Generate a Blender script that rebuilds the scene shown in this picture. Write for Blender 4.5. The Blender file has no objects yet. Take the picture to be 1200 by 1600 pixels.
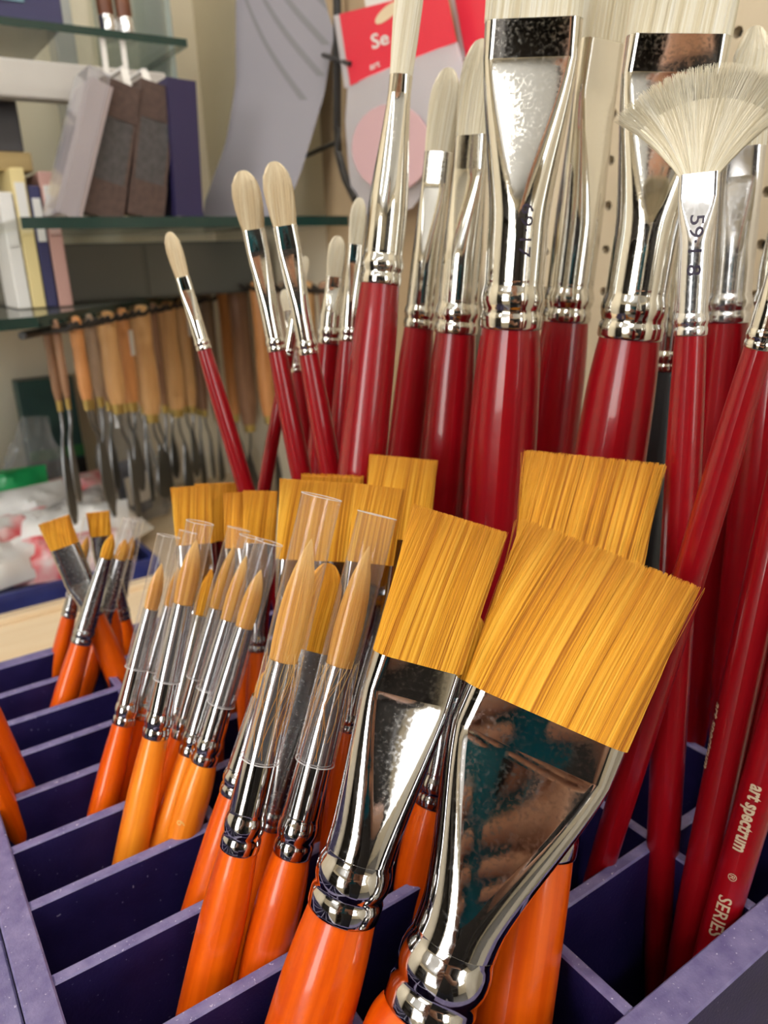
import bpy, math, random
import numpy as np
from mathutils import Matrix, Vector

random.seed(7); rng = np.random.default_rng(7)
SC = bpy.context.scene
COL = SC.collection

# ------------------------------------------------------------------ camera
S = 0.2                      # camera height above the divider tops, in metres
COUNTER = 0.81               # height of the counter top under the tray
BOXH = 1.1 * S               # height of the divided tray
ZC = COUNTER + BOXH + S      # camera height
FPX = 1200.0
CAM_R = np.array([[0.9993536627254284, 0.03594797347933195, 0.0],
                  [-0.011403411023317279, 0.3170148264482204, -0.9483520243185217],
                  [-0.034091333419272986, 0.9477390690557892, 0.3172198574663352]])
AX = np.array([0.82983008, 0.55801617, 0.0])     # tray axis running right and away
BX = np.array([-0.55801617, 0.82983008, 0.0])    # tray axis running left and away
UP = np.array([0, 0, 1.0])
cam_data = bpy.data.cameras.new('camera')
cam = bpy.data.objects.new('camera', cam_data); COL.objects.link(cam)
cam.matrix_world = Matrix.Translation((0, 0, ZC)) @ Matrix(CAM_R.tolist()).to_4x4()
cam_data.sensor_fit = 'VERTICAL'; cam_data.sensor_height = 24.0
cam_data.lens = 24.0 * FPX / 1600.0
cam_data.clip_start = 0.005; cam_data.clip_end = 60
cam_data.dof.use_dof = True
cam_data.dof.focus_distance = 0.205
cam_data.dof.aperture_fstop = 11.0
SC.camera = cam

# ------------------------------------------------------------------ world, lights, exposure
W = bpy.data.worlds.new('sky_world'); SC.world = W; W.use_nodes = True
nt = W.node_tree; bg = nt.nodes['Background']
sky = nt.nodes.new('ShaderNodeTexSky'); sky.sky_type = 'NISHITA'; sky.sun_disc = False
sky.sun_elevation = math.radians(38); sky.sun_rotation = math.radians(200)
nt.links.new(sky.outputs[0], bg.inputs[0]); bg.inputs[1].default_value = 0.35
vs = SC.view_settings
vs.view_transform = 'Standard'; vs.look = 'None'; vs.gamma = 1.0; vs.use_curve_mapping = False
vs.exposure = -0.45
SC.cycles.use_denoising = True
SC.cycles.max_bounces = 10; SC.cycles.glossy_bounces = 6; SC.cycles.transparent_max_bounces = 24
SC.cycles.sample_clamp_indirect = 6.0

def bw(a, b, z):             # tray coordinates in metres (z absolute) -> world
    p = AX * a + BX * b; return Vector((p[0], p[1], z))
ROOM = dict(a0=-2.9, a1=0.40, b0=-3.0, b1=0.975, h=2.55)
def area(name, loc, look, sx, sy, energy, color):
    l = bpy.data.lights.new(name, 'AREA'); l.shape = 'RECTANGLE'; l.size = sx; l.size_y = sy
    l.energy = energy; l.color = color
    o = bpy.data.objects.new(name, l); COL.objects.link(o); o.location = loc
    o.rotation_euler = (Vector(look) - Vector(loc)).to_track_quat('-Z', 'Y').to_euler()
    o['kind'] = 'helper'
    return o
# daylight entering by the two shop windows (one behind on the left, one behind on the right)
area('window_daylight', bw(ROOM['a0'] + 0.06, -0.9, 1.62), bw(0.4, -0.9, 1.45), 0.95, 1.25, 46, (1.0, 0.98, 0.96))
area('window_daylight', bw(-0.02, ROOM['b0'] + 0.06, 1.62), bw(-0.02, 0.9, 1.45), 0.6, 1.25, 16, (1.0, 0.98, 0.96))

# ------------------------------------------------------------------ mesh helpers
def link(me, name, parent=None, loc=None):
    o = bpy.data.objects.new(name, me); COL.objects.link(o)
    if parent is not None: o.parent = parent
    if loc is not None: o.location = loc
    return o
class MB:
    def __init__(s): s.v = []; s.f = []; s.m = []; s.mi = 0; s.n = 0
    def add(s, verts, faces):
        verts = np.asarray(verts, float).reshape(-1, 3); b = s.n
        s.v.append(verts); s.n += len(verts)
        s.f += [tuple(i + b for i in f) for f in faces]; s.m += [s.mi] * len(faces)
        return s
    def box(s, lo, hi, M=None, bev=0.0):
        x0, y0, z0 = lo; x1, y1, z1 = hi
        v = np.array([(x, y, z) for z in (z0, z1) for y in (y0, y1) for x in (x0, x1)], float)
        if M is not None: v = np.array([list(M @ Vector(p)) for p in v])
        return s.add(v, [(0, 2, 3, 1), (4, 5, 7, 6), (0, 1, 5, 4), (2, 6, 7, 3), (0, 4, 6, 2), (1, 3, 7, 5)])
    def loft(s, rings, cap0=True, cap1=True, closed=True):
        n = len(rings[0]); v = np.concatenate(rings); f = []
        for i in range(len(rings) - 1):
            for j in range(n if closed else n - 1):
                k = (j + 1) % n
                f.append((i * n + j, i * n + k, (i + 1) * n + k, (i + 1) * n + j))
        if cap0: f.append(tuple(range(n))[::-1])
        if cap1: f.append(tuple(range((len(rings) - 1) * n, len(rings) * n)))
        return s.add(v, f)
    def tube(s, pts, r, n=8):
        pts = np.asarray(pts, float); rs = np.broadcast_to(np.asarray(r, float), (len(pts),)); rings = []
        for i, p in enumerate(pts):
            t = pts[min(i + 1, len(pts) - 1)] - pts[max(i - 1, 0)]; t = t / (np.linalg.norm(t) + 1e-12)
            u = np.cross(t, (0.13, 0.31, 0.94) if abs(t[2]) < .95 else (1, 0, 0)); u /= np.linalg.norm(u); w = np.cross(t, u)
            a = np.arange(n) * 2 * math.pi / n
            rings.append(p + rs[i] * (np.outer(np.cos(a), u) + np.outer(np.sin(a), w)))
        return s.loft(rings)
    def build(s, name, mats, parent=None, smooth=True, angle=35, bevel=0.0):
        me = bpy.data.meshes.new(name)
        v = np.concatenate(s.v) if s.v else np.zeros((0, 3))
        me.from_pydata(v.tolist(), [], s.f)
        if not isinstance(mats, (list, tuple)): mats = [mats]
        for m in mats: me.materials.append(m)
        if len(mats) > 1: me.polygons.foreach_set('material_index', s.m)
        if smooth:
            me.polygons.foreach_set('use_smooth', [True] * len(me.polygons))
            me.set_sharp_from_angle(angle=math.radians(angle))
        me.validate(); me.update()
        o = link(me, name, parent)
        if bevel:
            b = o.modifiers.new('bevel', 'BEVEL'); b.width = bevel; b.segments = 2; b.limit_method = 'ANGLE'
        return o
def tag(o, label=None, cat=None, group=None, kind=None):
    if label: o['label'] = label
    if cat: o['category'] = cat
    if group: o['group'] = group
    if kind: o['kind'] = kind
    return o
def empty(name, M, label, cat, group=None):
    o = bpy.data.objects.new(name, None); COL.objects.link(o); o.empty_display_size = 0.01
    o.matrix_world = M if isinstance(M, Matrix) else Matrix.Translation(M)
    return tag(o, label, cat, group)
def frame(x, y, z, o):
    return Matrix(((x[0], y[0], z[0], o[0]), (x[1], y[1], z[1], o[1]), (x[2], y[2], z[2], o[2]), (0, 0, 0, 1)))
def nrm(v): v = np.asarray(v, float); return v / np.linalg.norm(v)
def ray(px, py): return CAM_R @ np.array([(px - 600) / FPX, -(py - 800) / FPX, -1.0])
def P(px, py, d):            # point seen at a photo pixel, d metres ahead of the camera (measured along the floor)
    r = ray(px, py); p = r * (d / r[1]); return np.array([p[0], p[1], p[2] + ZC])
def onz(px, py, z):
    r = ray(px, py); p = r * ((z - ZC) / r[2]); return np.array([p[0], p[1], z])
def PB(px, py, b):           # on the vertical plane B = b
    r = ray(px, py); p = r * (b / (r @ BX)); return np.array([p[0], p[1], p[2] + ZC])
def PA(px, py, a):
    r = ray(px, py); p = r * (a / (r @ AX)); return np.array([p[0], p[1], p[2] + ZC])
def AB(p): return float(np.dot(p, AX)), float(np.dot(p, BX))

# ------------------------------------------------------------------ materials
def mat(name, color=(.8, .8, .8), rough=.5, metal=0.0, **kw):
    m = bpy.data.materials.new(name); m.use_nodes = True
    p = m.node_tree.nodes['Principled BSDF']
    p.inputs['Base Color'].default_value = (*color, 1); p.inputs['Roughness'].default_value = rough
    p.inputs['Metallic'].default_value = metal
    for k, v in kw.items(): p.inputs[k].default_value = v
    return m
def nodes(m): return m.node_tree, m.node_tree.nodes['Principled BSDF']
def noise(t, scale, detail=3, vec=None, stretch=None, coord='Object'):
    n = t.nodes.new('ShaderNodeTexNoise'); n.inputs['Scale'].default_value = scale; n.inputs['Detail'].default_value = detail
    tc = t.nodes.new('ShaderNodeTexCoord'); src = tc.outputs[coord]
    if stretch:
        mp = t.nodes.new('ShaderNodeMapping'); mp.inputs['Scale'].default_value = stretch
        t.links.new(src, mp.inputs[0]); src = mp.outputs[0]
    t.links.new(src, n.inputs['Vector']); return n.outputs['Fac']
def ramp(t, fac, stops):
    r = t.nodes.new('ShaderNodeValToRGB'); e = r.color_ramp.elements
    while len(e) < len(stops): e.new(0.5)
    for i, (p, c) in enumerate(stops): e[i].position = p; e[i].color = (*c, 1)
    t.links.new(fac, r.inputs[0]); return r.outputs[0]
def bump(t, p, h, strength, dist=0.001):
    b = t.nodes.new('ShaderNodeBump'); b.inputs['Strength'].default_value = strength; b.inputs['Distance'].default_value = dist
    t.links.new(h, b.inputs['Height']); t.links.new(b.outputs[0], p.inputs['Normal'])
def noisy(name, c0, c1, scale, rough=.5, stretch=None, bmp=0.0, lo=.35, hi=.65, bdist=.0006, **kw):
    m = mat(name, c0, rough, **kw); t, p = nodes(m)
    f = noise(t, scale, 4, stretch=stretch)
    t.links.new(ramp(t, f, [(lo, c0), (hi, c1)]), p.inputs['Base Color'])
    if bmp: bump(t, p, f, bmp, bdist)
    return m

def fibre(name, lo, mid, hi, tip, tipmix, core=False, rough=.38):
    m = mat(name, mid, rough); t, p = nodes(m)
    if core: f = noise(t, 1.0, 3, stretch=(1500, 1500, 25))
    else:
        at = t.nodes.new('ShaderNodeAttribute'); at.attribute_name = 'tone'; f = at.outputs['Fac']
    c = ramp(t, f, [(.1 if not core else .3, lo), (.5, mid), (.95 if not core else .7, hi)])
    tc = t.nodes.new('ShaderNodeTexCoord'); sp = t.nodes.new('ShaderNodeSeparateXYZ'); t.links.new(tc.outputs['Generated'], sp.inputs[0])
    mr = t.nodes.new('ShaderNodeMapRange'); mr.inputs[1].default_value = .55; mr.inputs[2].default_value = 1.0; mr.inputs[4].default_value = tipmix
    t.links.new(sp.outputs[2], mr.inputs[0])
    mx = t.nodes.new('ShaderNodeMix'); mx.data_type = 'RGBA'
    t.links.new(mr.outputs[0], mx.inputs[0]); t.links.new(c, mx.inputs[6]); mx.inputs[7].default_value = (*tip, 1)
    t.links.new(mx.outputs[2], p.inputs['Base Color']); p.inputs['Specular IOR Level'].default_value = .25
    return m
GOLD = fibre('golden_fibre', (.46, .155, .009), (.86, .41, .03), (.97, .57, .075), (.58, .23, .025), .55)
GOLDC = fibre('golden_core', (.58, .22, .012), (.85, .40, .026), (.94, .53, .06), (.58, .23, .03), .5, core=True)
SABLE = fibre('sable_fibre', (.62, .26, .03), (.80, .39, .06), (.90, .50, .10), (.90, .64, .26), .75)
SABLEC = fibre('sable_core', (.60, .25, .03), (.78, .37, .055), (.86, .46, .09), (.86, .6, .24), .75, core=True)
HOG = fibre('hog_fibre', (.74, .66, .47), (.86, .80, .63), (.95, .92, .81), (.92, .87, .73), .3)
HOGC = fibre('hog_core', (.74, .66, .48), (.84, .77, .60), (.92, .87, .74), (.9, .83, .67), .3, core=True)
HOGW = fibre('warm_hog_fibre', (.58, .44, .25), (.72, .58, .37), (.84, .74, .54), (.86, .76, .56), .6)
HOGWC = fibre('warm_hog_core', (.56, .43, .25), (.70, .56, .36), (.80, .69, .48), (.82, .72, .52), .6, core=True)
def chrome(name, col, rough, bm):
    m = mat(name, col, rough, 1.0); t, p = nodes(m)
    f = noise(t, 350, 3); bump(t, p, f, bm, .00008)
    f2 = noise(t, 900, 5)
    t.links.new(ramp(t, f2, [(.45, (rough,) * 3), (.75, (rough + .12,) * 3)]), p.inputs['Roughness'])
    return m
NICKEL = chrome('polished_nickel', (.70, .685, .64), .045, .04)
DARKN = chrome('dark_polished_nickel', (.56, .55, .545), .045, .04)
STEEL = chrome('dull_tin', (.40, .40, .40), .20, .03)
ALU = chrome('satin_aluminium', (.78, .79, .82), .16, .04)
def lacquer(name, c0, c1, rough=.22, stretch=(260, 260, 9), bm=.25):
    m = mat(name, c0, rough); t, p = nodes(m)
    f = noise(t, 1.0, 4, stretch=stretch)
    t.links.new(ramp(t, f, [(.35, c0), (.68, c1)]), p.inputs['Base Color'])
    p.inputs['Coat Weight'].default_value = .38; p.inputs['Specular IOR Level'].default_value = .3; p.inputs['Coat Roughness'].default_value = .06
    f2 = noise(t, 700, 3, stretch=(1, 1, .6)); bump(t, p, f2, bm, .00012)
    return m
REDH = lacquer('red_lacquer', (.20, .001, .005), (.27, .002, .006), .3)
ORANGEH = lacquer('orange_stained_wood', (.58, .062, .001), (.78, .118, .002), .3)
ORANGEH2 = lacquer('amber_stained_wood', (.74, .16, .006), (.90, .29, .02), .3)
BLACKH = mat('black_matt_paint', (.012, .013, .014), .42)
PURPLE = mat('purple_paint', (.035, .022, .13), .5)
t, p = nodes(PURPLE)
f = noise(t, 60, 5); f2 = noise(t, 700, 2)
c = ramp(t, f, [(.3, (.008, .005, .050)), (.7, (.018, .012, .082))])
mx = t.nodes.new('ShaderNodeMix'); mx.data_type = 'RGBA'; mx.inputs[7].default_value = (.45, .42, .62, 1)
t.links.new(ramp(t, f2, [(.73, (0, 0, 0)), (.79, (.55, .55, .55))]), mx.inputs[0]); t.links.new(c, mx.inputs[6])
t.links.new(mx.outputs[2], p.inputs['Base Color']); bump(t, p, noise(t, 900, 3), .35, .0004)
p.inputs['Specular IOR Level'].default_value = .3
LITEDGE = mat('purple_paint_lit_top_edges', (.12, .10, .27), .45)  # same purple lightened: overhead light put into the top-edge colour; specks are wear
t, p = nodes(LITEDGE)
f = noise(t, 180, 5); f2 = noise(t, 900, 2)
c = ramp(t, f, [(.3, (.10, .085, .22)), (.7, (.19, .17, .34))])
mx = t.nodes.new('ShaderNodeMix'); mx.data_type = 'RGBA'; mx.inputs[7].default_value = (.7, .68, .85, 1)
t.links.new(ramp(t, f2, [(.68, (0, 0, 0)), (.76, (.8, .8, .8))]), mx.inputs[0]); t.links.new(c, mx.inputs[6])
t.links.new(mx.outputs[2], p.inputs['Base Color']); bump(t, p, noise(t, 1100, 3), .5, .0004)
def clear(name, tint, gloss, rough=.04, haze=None):
    m = bpy.data.materials.new(name); m.use_nodes = True; t = m.node_tree; t.nodes.clear()
    out = t.nodes.new('ShaderNodeOutputMaterial'); tr = t.nodes.new('ShaderNodeBsdfTransparent'); tr.inputs[0].default_value = (*tint, 1)
    gl = t.nodes.new('ShaderNodeBsdfGlossy'); gl.inputs['Roughness'].default_value = rough; gl.inputs[0].default_value = (1, 1, 1, 1)
    f0_ = ((gloss - 1) / (gloss + 1)) ** 2
    lw = t.nodes.new('ShaderNodeLayerWeight'); lw.inputs[0].default_value = .5
    pw = t.nodes.new('ShaderNodeMath'); pw.operation = 'POWER'; pw.inputs[1].default_value = 5.0; t.links.new(lw.outputs['Facing'], pw.inputs[0])
    fr = t.nodes.new('ShaderNodeMath'); fr.operation = 'MULTIPLY_ADD'; fr.inputs[1].default_value = 1 - f0_; fr.inputs[2].default_value = f0_; t.links.new(pw.outputs[0], fr.inputs[0])
    mx = t.nodes.new('ShaderNodeMixShader'); t.links.new(fr.outputs[0], mx.inputs[0]); t.links.new(tr.outputs[0], mx.inputs[1]); t.links.new(gl.outputs[0], mx.inputs[2])
    last = mx.outputs[0]
    if haze:
        df = t.nodes.new('ShaderNodeBsdfTranslucent'); df.inputs[0].default_value = (*haze[1], 1)
        d2 = t.nodes.new('ShaderNodeBsdfDiffuse'); d2.inputs[0].default_value = (*haze[1], 1)
        m3 = t.nodes.new('ShaderNodeMixShader'); t.links.new(df.outputs[0], m3.inputs[1]); t.links.new(d2.outputs[0], m3.inputs[2])
        m2 = t.nodes.new('ShaderNodeMixShader'); m2.inputs[0].default_value = haze[0]
        t.links.new(last, m2.inputs[1]); t.links.new(m3.outputs[0], m2.inputs[2]); last = m2.outputs[0]
    t.links.new(last, out.inputs[0]); return m
TUBE = clear('clear_plastic', (.985, .985, .99), 1.22, .03, (.03, (.95, .93, .95)))
TUBERIM = clear('clear_plastic_edge', (.9, .9, .92), 1.6, .1, (.7, (.95, .93, .93)))
GLASS = clear('shelf_glass', (.965, .98, .97), 1.35, .02, (.02, (.5, .55, .52)))
GLASSEDGE = mat('green_glass_edge', (.008, .035, .03), .12)
FILM = clear('bag_film', (.93, .94, .96), 1.5, .10, (.20, (.90, .93, .97)))
WINGLASS = clear('window_glass', (.97, .98, .98), 1.45, .0)
CREAM = noisy('cream_wall_paint', (.80, .71, .54), (.85, .77, .60), 6, .75)
PEG = noisy('cream_pegboard', (.60, .51, .37), (.66, .57, .42), 14, .6)
CEIL = noisy('white_ceiling', (.74, .73, .70), (.8, .79, .76), 10, .9)
FLOOR = noisy('grey_vinyl_floor', (.10, .095, .09), (.17, .16, .15), 18, .45)
BIRCH = noisy('pale_birch', (.84, .66, .43), (.90, .74, .52), 12, .45, stretch=(1, 9, 1))
DARK = mat('dark_void', (.012, .011, .010), .9)
WIRE = mat('black_wire', (.015, .014, .014), .4)
WHITEP = mat('white_paint', (.8, .79, .77), .4)
INK = mat('purple_black_ink', (.015, .008, .03), .5)
CREAMINK = mat('cream_print', (.55, .43, .29), .45)

# ------------------------------------------------------------------ room
CORN = dict(a0=ROOM['a0'], a1=ROOM['a1'], b0=ROOM['b0'], b1=ROOM['b1'])
RM = frame(AX, BX, UP, (0, 0, 0))
def struct(name, mb, m, **k): o = mb.build(name, m, smooth=False, **k); o.matrix_world = RM; return tag(o, kind='structure')
a0, a1, b0, b1, hh = ROOM['a0'], ROOM['a1'], ROOM['b0'], ROOM['b1'], ROOM['h']
struct('floor', MB().box((a0 - .1, b0 - .1, -.05), (a1 + .15, b1 + .1, 0)), FLOOR)
struct('ceiling', MB().box((a0 - .1, b0 - .1, hh), (a1 + .15, b1 + .1, hh + .05)), CEIL)
struct('wall_back', MB().box((a0 - .1, b1, 0), (a1 + .15, b1 + .1, hh)), CREAM)
struct('wall_right', MB().box((a1 + .012, b0 - .1, 0), (a1 + .1, b1 + .1, hh)), CREAM)
def wall_with_window(name, axis, at, lo, hi, w0, w1, z0, z1):
    mb = MB()
    def bx(u0, u1, za, zb):
        if axis == 'a': mb.box((at - .1, u0, za), (at, u1, zb))
        else: mb.box((u0, at - .1, za), (u1, at, zb))
    bx(lo, w0, 0, hh); bx(w1, hi, 0, hh); bx(w0, w1, 0, z0); bx(w0, w1, z1, hh)
    struct(name, mb, CREAM)
wall_with_window('wall_left', 'a', a0, b0 - .1, b1 + .1, -1.40, -.40, .95, 2.3)
wall_with_window('wall_front', 'b', b0, a0 - .1, a1 + .15, -.37, .33, .95, 2.3)
def window(name, axis, at, w0, w1, z0, z1, n):
    root = None
    mb = MB()
    def bx(m, u0, u1, za, zb, d0, d1):
        if axis == 'a': m.box((at + d0, u0, za), (at + d1, u1, zb))
        else: m.box((u0, at + d0, za), (u1, at + d1, zb))
    t_ = .05
    bx(mb, w0, w0 + t_, z0, z1, -.08, -.02); bx(mb, w1 - t_, w1, z0, z1, -.08, -.02)
    bx(mb, w0 + t_, w1 - t_, z0, z0 + t_, -.08, -.02); bx(mb, w0 + t_, w1 - t_, z1 - t_, z1, -.08, -.02)
    o = struct(name, mb, WHITEP)
    step = (w1 - w0) / n
    for i in range(n):
        g = MB(); bx(g, w0 + i * step + .03, w0 + (i + 1) * step - .03, z0 + .04, z1 - .04, -.055, -.05)
        q = g.build('pane', WINGLASS, o, smooth=False)
        if i:
            g = MB(); bx(g, w0 + i * step - .025, w0 + i * step + .025, z0 + t_, z1 - t_, -.075, -.025)
            g.build('mullion', WHITEP, o, smooth=False)
window('window_1', 'a', a0, -1.40, -.40, .95, 2.3, 2)
window('window_2', 'b', b0, -.37, .33, .95, 2.3, 1)
mb = MB(); mb.box((-9, -9, -.12), (6, 6, -.06)); struct('ground_outside', mb, noisy('pavement', (.2, .19, .18), (.28, .27, .25), 3, .9))

LAMP = bpy.data.materials.new('fluorescent_tube'); LAMP.use_nodes = True
lt = LAMP.node_tree; lt.nodes.clear(); e_ = lt.nodes.new('ShaderNodeEmission'); e_.inputs[0].default_value = (1, .965, .91, 1); e_.inputs[1].default_value = 40
lo_ = lt.nodes.new('ShaderNodeOutputMaterial'); lt.links.new(e_.outputs[0], lo_.inputs[0])
for i, (ca, cb) in enumerate([(-.30, .18), (-1.6, .18), (-.30, -.95), (-1.6, -.95)]):
    r = empty('ceiling_light', RM @ Matrix.Translation((ca, cb, hh)), 'twin tube ceiling light fixed ' + ['over the brush tray', 'left of the brush tray', 'behind the camera', 'far back by the two windows'][i], 'lamp', 'shop ceiling lights')
    MB().box((-.6, -.09, -.05), (.6, .09, 0)).build('housing', WHITEP, r, smooth=False)
    for sy in (-.05, .05): MB().tube([(-.58, sy, -.066), (.58, sy, -.066)], .016, 10).build('lamp_tube', LAMP, r)

# dark shelving added unseen behind the camera to darken the mirrored ferrules
def rack_unit(label, a_, b_, rz, w, h_):
    r = empty('added_shelving', RM @ Matrix.Translation((a_, b_, 0)) @ Matrix.Rotation(rz, 4, 'Z'), label, 'shelving', 'added dark shelving')
    wood = RACKM
    MB().box((-w / 2, .16, 0), (w / 2, .18, h_)).build('back_board', wood, r, smooth=False)
    for x_ in (-w / 2, w / 2 - .02): MB().box((x_, -.18, 0), (x_ + .02, .16, h_)).build('upright', wood, r, smooth=False)
    for k in range(6): MB().box((-w / 2 + .02, -.18, .06 + k * (h_ - .09) / 5), (w / 2 - .02, .16, .08 + k * (h_ - .09) / 5)).build('shelf_board', wood, r, smooth=False)
RACKM = noisy('dark_walnut', (.022, .017, .014), (.04, .03, .024), 20, .5)
rack_unit('added dark shelving against the left wall beside its window', a0 + .2, .32, math.radians(90), 1.1, 2.1)
rack_unit('added dark shelving against the left wall in the far corner', a0 + .2, -2.2, math.radians(90), 1.3, 2.1)
rack_unit('added dark shelving against the front wall, left part', -2.2, b0 + .2, math.radians(180), 1.2, 2.1)
rack_unit('added dark shelving against the front wall beside its window', -.95, b0 + .2, math.radians(180), 1.0, 2.1)

# counter: birch top on a dark carcass
cnt = empty('shop_counter', RM @ Matrix.Translation((0, 0, 0)), 'pale birch counter top carrying the purple divided tray', 'counter')
MB().box((-.55, .075, COUNTER - .03), (a1, b1, COUNTER)).build('counter_top', BIRCH, cnt, smooth=False, bevel=.002)
MB().box((-.55, .43, COUNTER), (a1, b1, COUNTER + .14)).build('raised_step', BIRCH, cnt, smooth=False, bevel=.002)
MB().box((-.53, .10, 0), (a1 - .005, b1 - .005, COUNTER - .03)).build('carcass', mat('counter_carcass', (.20, .15, .10), .6), cnt, smooth=False)

# pegboard: a real perforated panel on the right-hand wall
def pegboard(u0, u1, z0, z1, pitch=.0254, r=.0030):
    mb = MB(); K = 8
    ang = [math.pi / 4 * k + math.pi / 8 for k in range(K)]
    nu = int((u1 - u0) / pitch); nz = int((z1 - z0) / pitch); V = []; F = []
    for i in range(nu):
        for j in range(nz):
            cu = u0 + (i + .5) * pitch; cz = z0 + (j + .5) * pitch; b = len(V); hp = pitch / 2
            sq = [(hp, 0), (hp, hp), (0, hp), (-hp, hp), (-hp, 0), (-hp, -hp), (0, -hp), (hp, -hp)]
            V += [(0, cu + x, cz + y) for x, y in sq]
            V += [(0, cu + r * math.cos(k * math.pi / 4), cz + r * math.sin(k * math.pi / 4)) for k in range(8)]
            V += [(.006, cu + r * math.cos(k * math.pi / 4), cz + r * math.sin(k * math.pi / 4)) for k in range(8)]
            for k in range(8):
                l = (k + 1) % 8
                F += [(b + k, b + 8 + k, b + 8 + l, b + l), (b + 8 + k, b + 16 + k, b + 16 + l, b + 8 + l)]
            F.append(tuple(b + 16 + k for k in range(8))); 
    mb.add(V, F); mb.m = ([0] * 16 + [1]) * (nu * nz)
    return mb
pb = pegboard(.02, .46, COUNTER + .05, COUNTER + .85).build('trim_1', [PEG, DARK], smooth=False)
pb.matrix_world = RM @ Matrix.Translation((a1, 0, 0)); tag(pb, 'cream pegboard panel with dark holes on the wall behind the red brushes', kind='structure')

# ------------------------------------------------------------------ the purple divided tray
TOP = ZC - S
FLR = TOP - .076
A_DIV = [.385, .702, 1.005, 1.30, 1.60]
B_DIV = [.66, .834, 1.008, 1.178, 1.335, 1.49, 1.64, 1.785, 1.93]
A0, A1, B0, B1 = .008, 1.93, .418, 2.11
WT = .047
tray = empty('brush_tray', RM @ Matrix.Translation((0, 0, COUNTER)), 'purple painted wooden tray of small compartments holding all the brushes', 'tray')
def panel(name, x0, x1, y0, y1, z0=0.0, z1=BOXH, parent=None):
    """upright panel in tray coordinates: painted faces, top edge coloured lighter as if lit from above"""
    mb = MB()
    x0, x1, y0, y1 = x0 * S, x1 * S, y0 * S, y1 * S; e = .0006
    v = [(x0, y0, z0), (x1, y0, z0), (x1, y1, z0), (x0, y1, z0), (x0, y0, z1 - e), (x1, y0, z1 - e), (x1, y1, z1 - e), (x0, y1, z1 - e),
         (x0 + e, y0 + e, z1), (x1 - e, y0 + e, z1), (x1 - e, y1 - e, z1), (x0 + e, y1 - e, z1)]
    mb.add(v, [(3, 2, 1, 0), (0, 1, 5, 4), (1, 2, 6, 5), (2, 3, 7, 6), (3, 0, 4, 7)]); mb.mi = 1
    mb.f += [(4, 5, 9, 8), (5, 6, 10, 9), (6, 7, 11, 10), (7, 4, 8, 11), (8, 9, 10, 11)]; mb.m += [1] * 5
    return mb.build(name, [PURPLE, LITEDGE], parent or tray, smooth=False)
panel('side_panel', A0, A0 + WT, B0, B1); panel('side_panel', A1 - WT, A1, B0, B1)
panel('front_panel', A0 + WT, A1 - WT, B0, B0 + .058); panel('back_panel', A0 + WT, A1 - WT, B1 - .04, B1)
MB().box((A0 * S + .002, B0 * S + .002, BOXH - .080), (A1 * S - .002, B1 * S - .002, BOXH - .076)).build('bottom_board', PURPLE, tray, smooth=False)
tray2 = empty('brush_tray', RM @ Matrix.Translation((-.402 * S, 0, COUNTER)), 'empty purple painted tray pressed against the left side of the full one', 'tray')
h2 = BOXH - .004
panel('side_panel', .345, .4085, B0, B1, 0, h2, tray2); panel('side_panel', -1.6, -1.553, B0, B1, 0, h2, tray2)
panel('front_panel', -1.553, .345, B0, B0 + .058, 0, h2, tray2); panel('back_panel', -1.553, .345, B1 - .04, B1, 0, h2, tray2)
MB().box((-1.6 * S + .002, B0 * S + .002, h2 - .08), (.4 * S - .002, B1 * S - .002, h2 - .076)).build('bottom_board', PURPLE, tray2, smooth=False)
for b in B_DIV: panel('divider', -1.553, .345, b - .011, b + .011, h2 - .076, h2 - .0006, tray2)
for b in B_DIV: panel('divider', A0 + WT, A1 - WT, b - .011, b + .011, BOXH - .076, BOXH - .0006)
bb = [B0 + .058] + B_DIV + [B1 - .04]
for a in A_DIV:
    for i in range(len(bb) - 1):
        lo = bb[i] + (.011 if i else 0); hi = bb[i + 1] - (.011 if i < len(bb) - 2 else 0)
        panel('cross_divider', a - .010, a + .010, lo, hi, BOXH - .076, BOXH - .0012)

# ------------------------------------------------------------------ brushes
def stadium(z, W_, D_, n=28, k=1.0):
    """closed ring, W_ half width, D_ half thickness (x across, y through)"""
    D_ = min(D_, W_); L = W_ - D_; out = []
    h = n // 2
    for j in range(h):
        t_ = -math.pi / 2 + math.pi * j / (h - 1); out.append((L + D_ * math.cos(t_), D_ * math.sin(t_), z))
    for j in range(h):
        t_ = math.pi / 2 + math.pi * j / (h - 1); out.append((-L + D_ * math.cos(t_), D_ * math.sin(t_), z))
    return np.array(out) * np.array([k, k, 1])
def stadium_pt(W_, D_, q):
    """vectorised: W_,D_ arrays [n,k]; q perimeter fraction [n,1] -> x,y"""
    L = np.maximum(W_ - D_, 0); per = 4 * L + 2 * math.pi * D_ + 1e-9; d = q * per
    x = np.zeros_like(d); y = np.zeros_like(d)
    s1 = 2 * L; s2 = s1 + math.pi * D_; s3 = s2 + 2 * L
    m = d < s1; x[m] = (-L + d)[m]; y[m] = D_[m]
    m = (d >= s1) & (d < s2); a = math.pi / 2 - (d - s1) / (D_ + 1e-9); x[m] = (L + D_ * np.cos(a))[m]; y[m] = (D_ * np.sin(a))[m]
    m = (d >= s2) & (d < s3); x[m] = (L - (d - s2))[m]; y[m] = -D_[m]
    m = d >= s3; a = -math.pi / 2 - (d - s3) / (D_ + 1e-9); x[m] = (-L + D_ * np.cos(a))[m]; y[m] = (D_ * np.sin(a))[m]
    return x, y
RS = np.array([0, .12, .3, .48, .62, .74, .84, .92, .97, 1.0])
RV = np.array([.93, 1.0, 1.04, .99, .87, .69, .48, .28, .12, .01])
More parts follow.
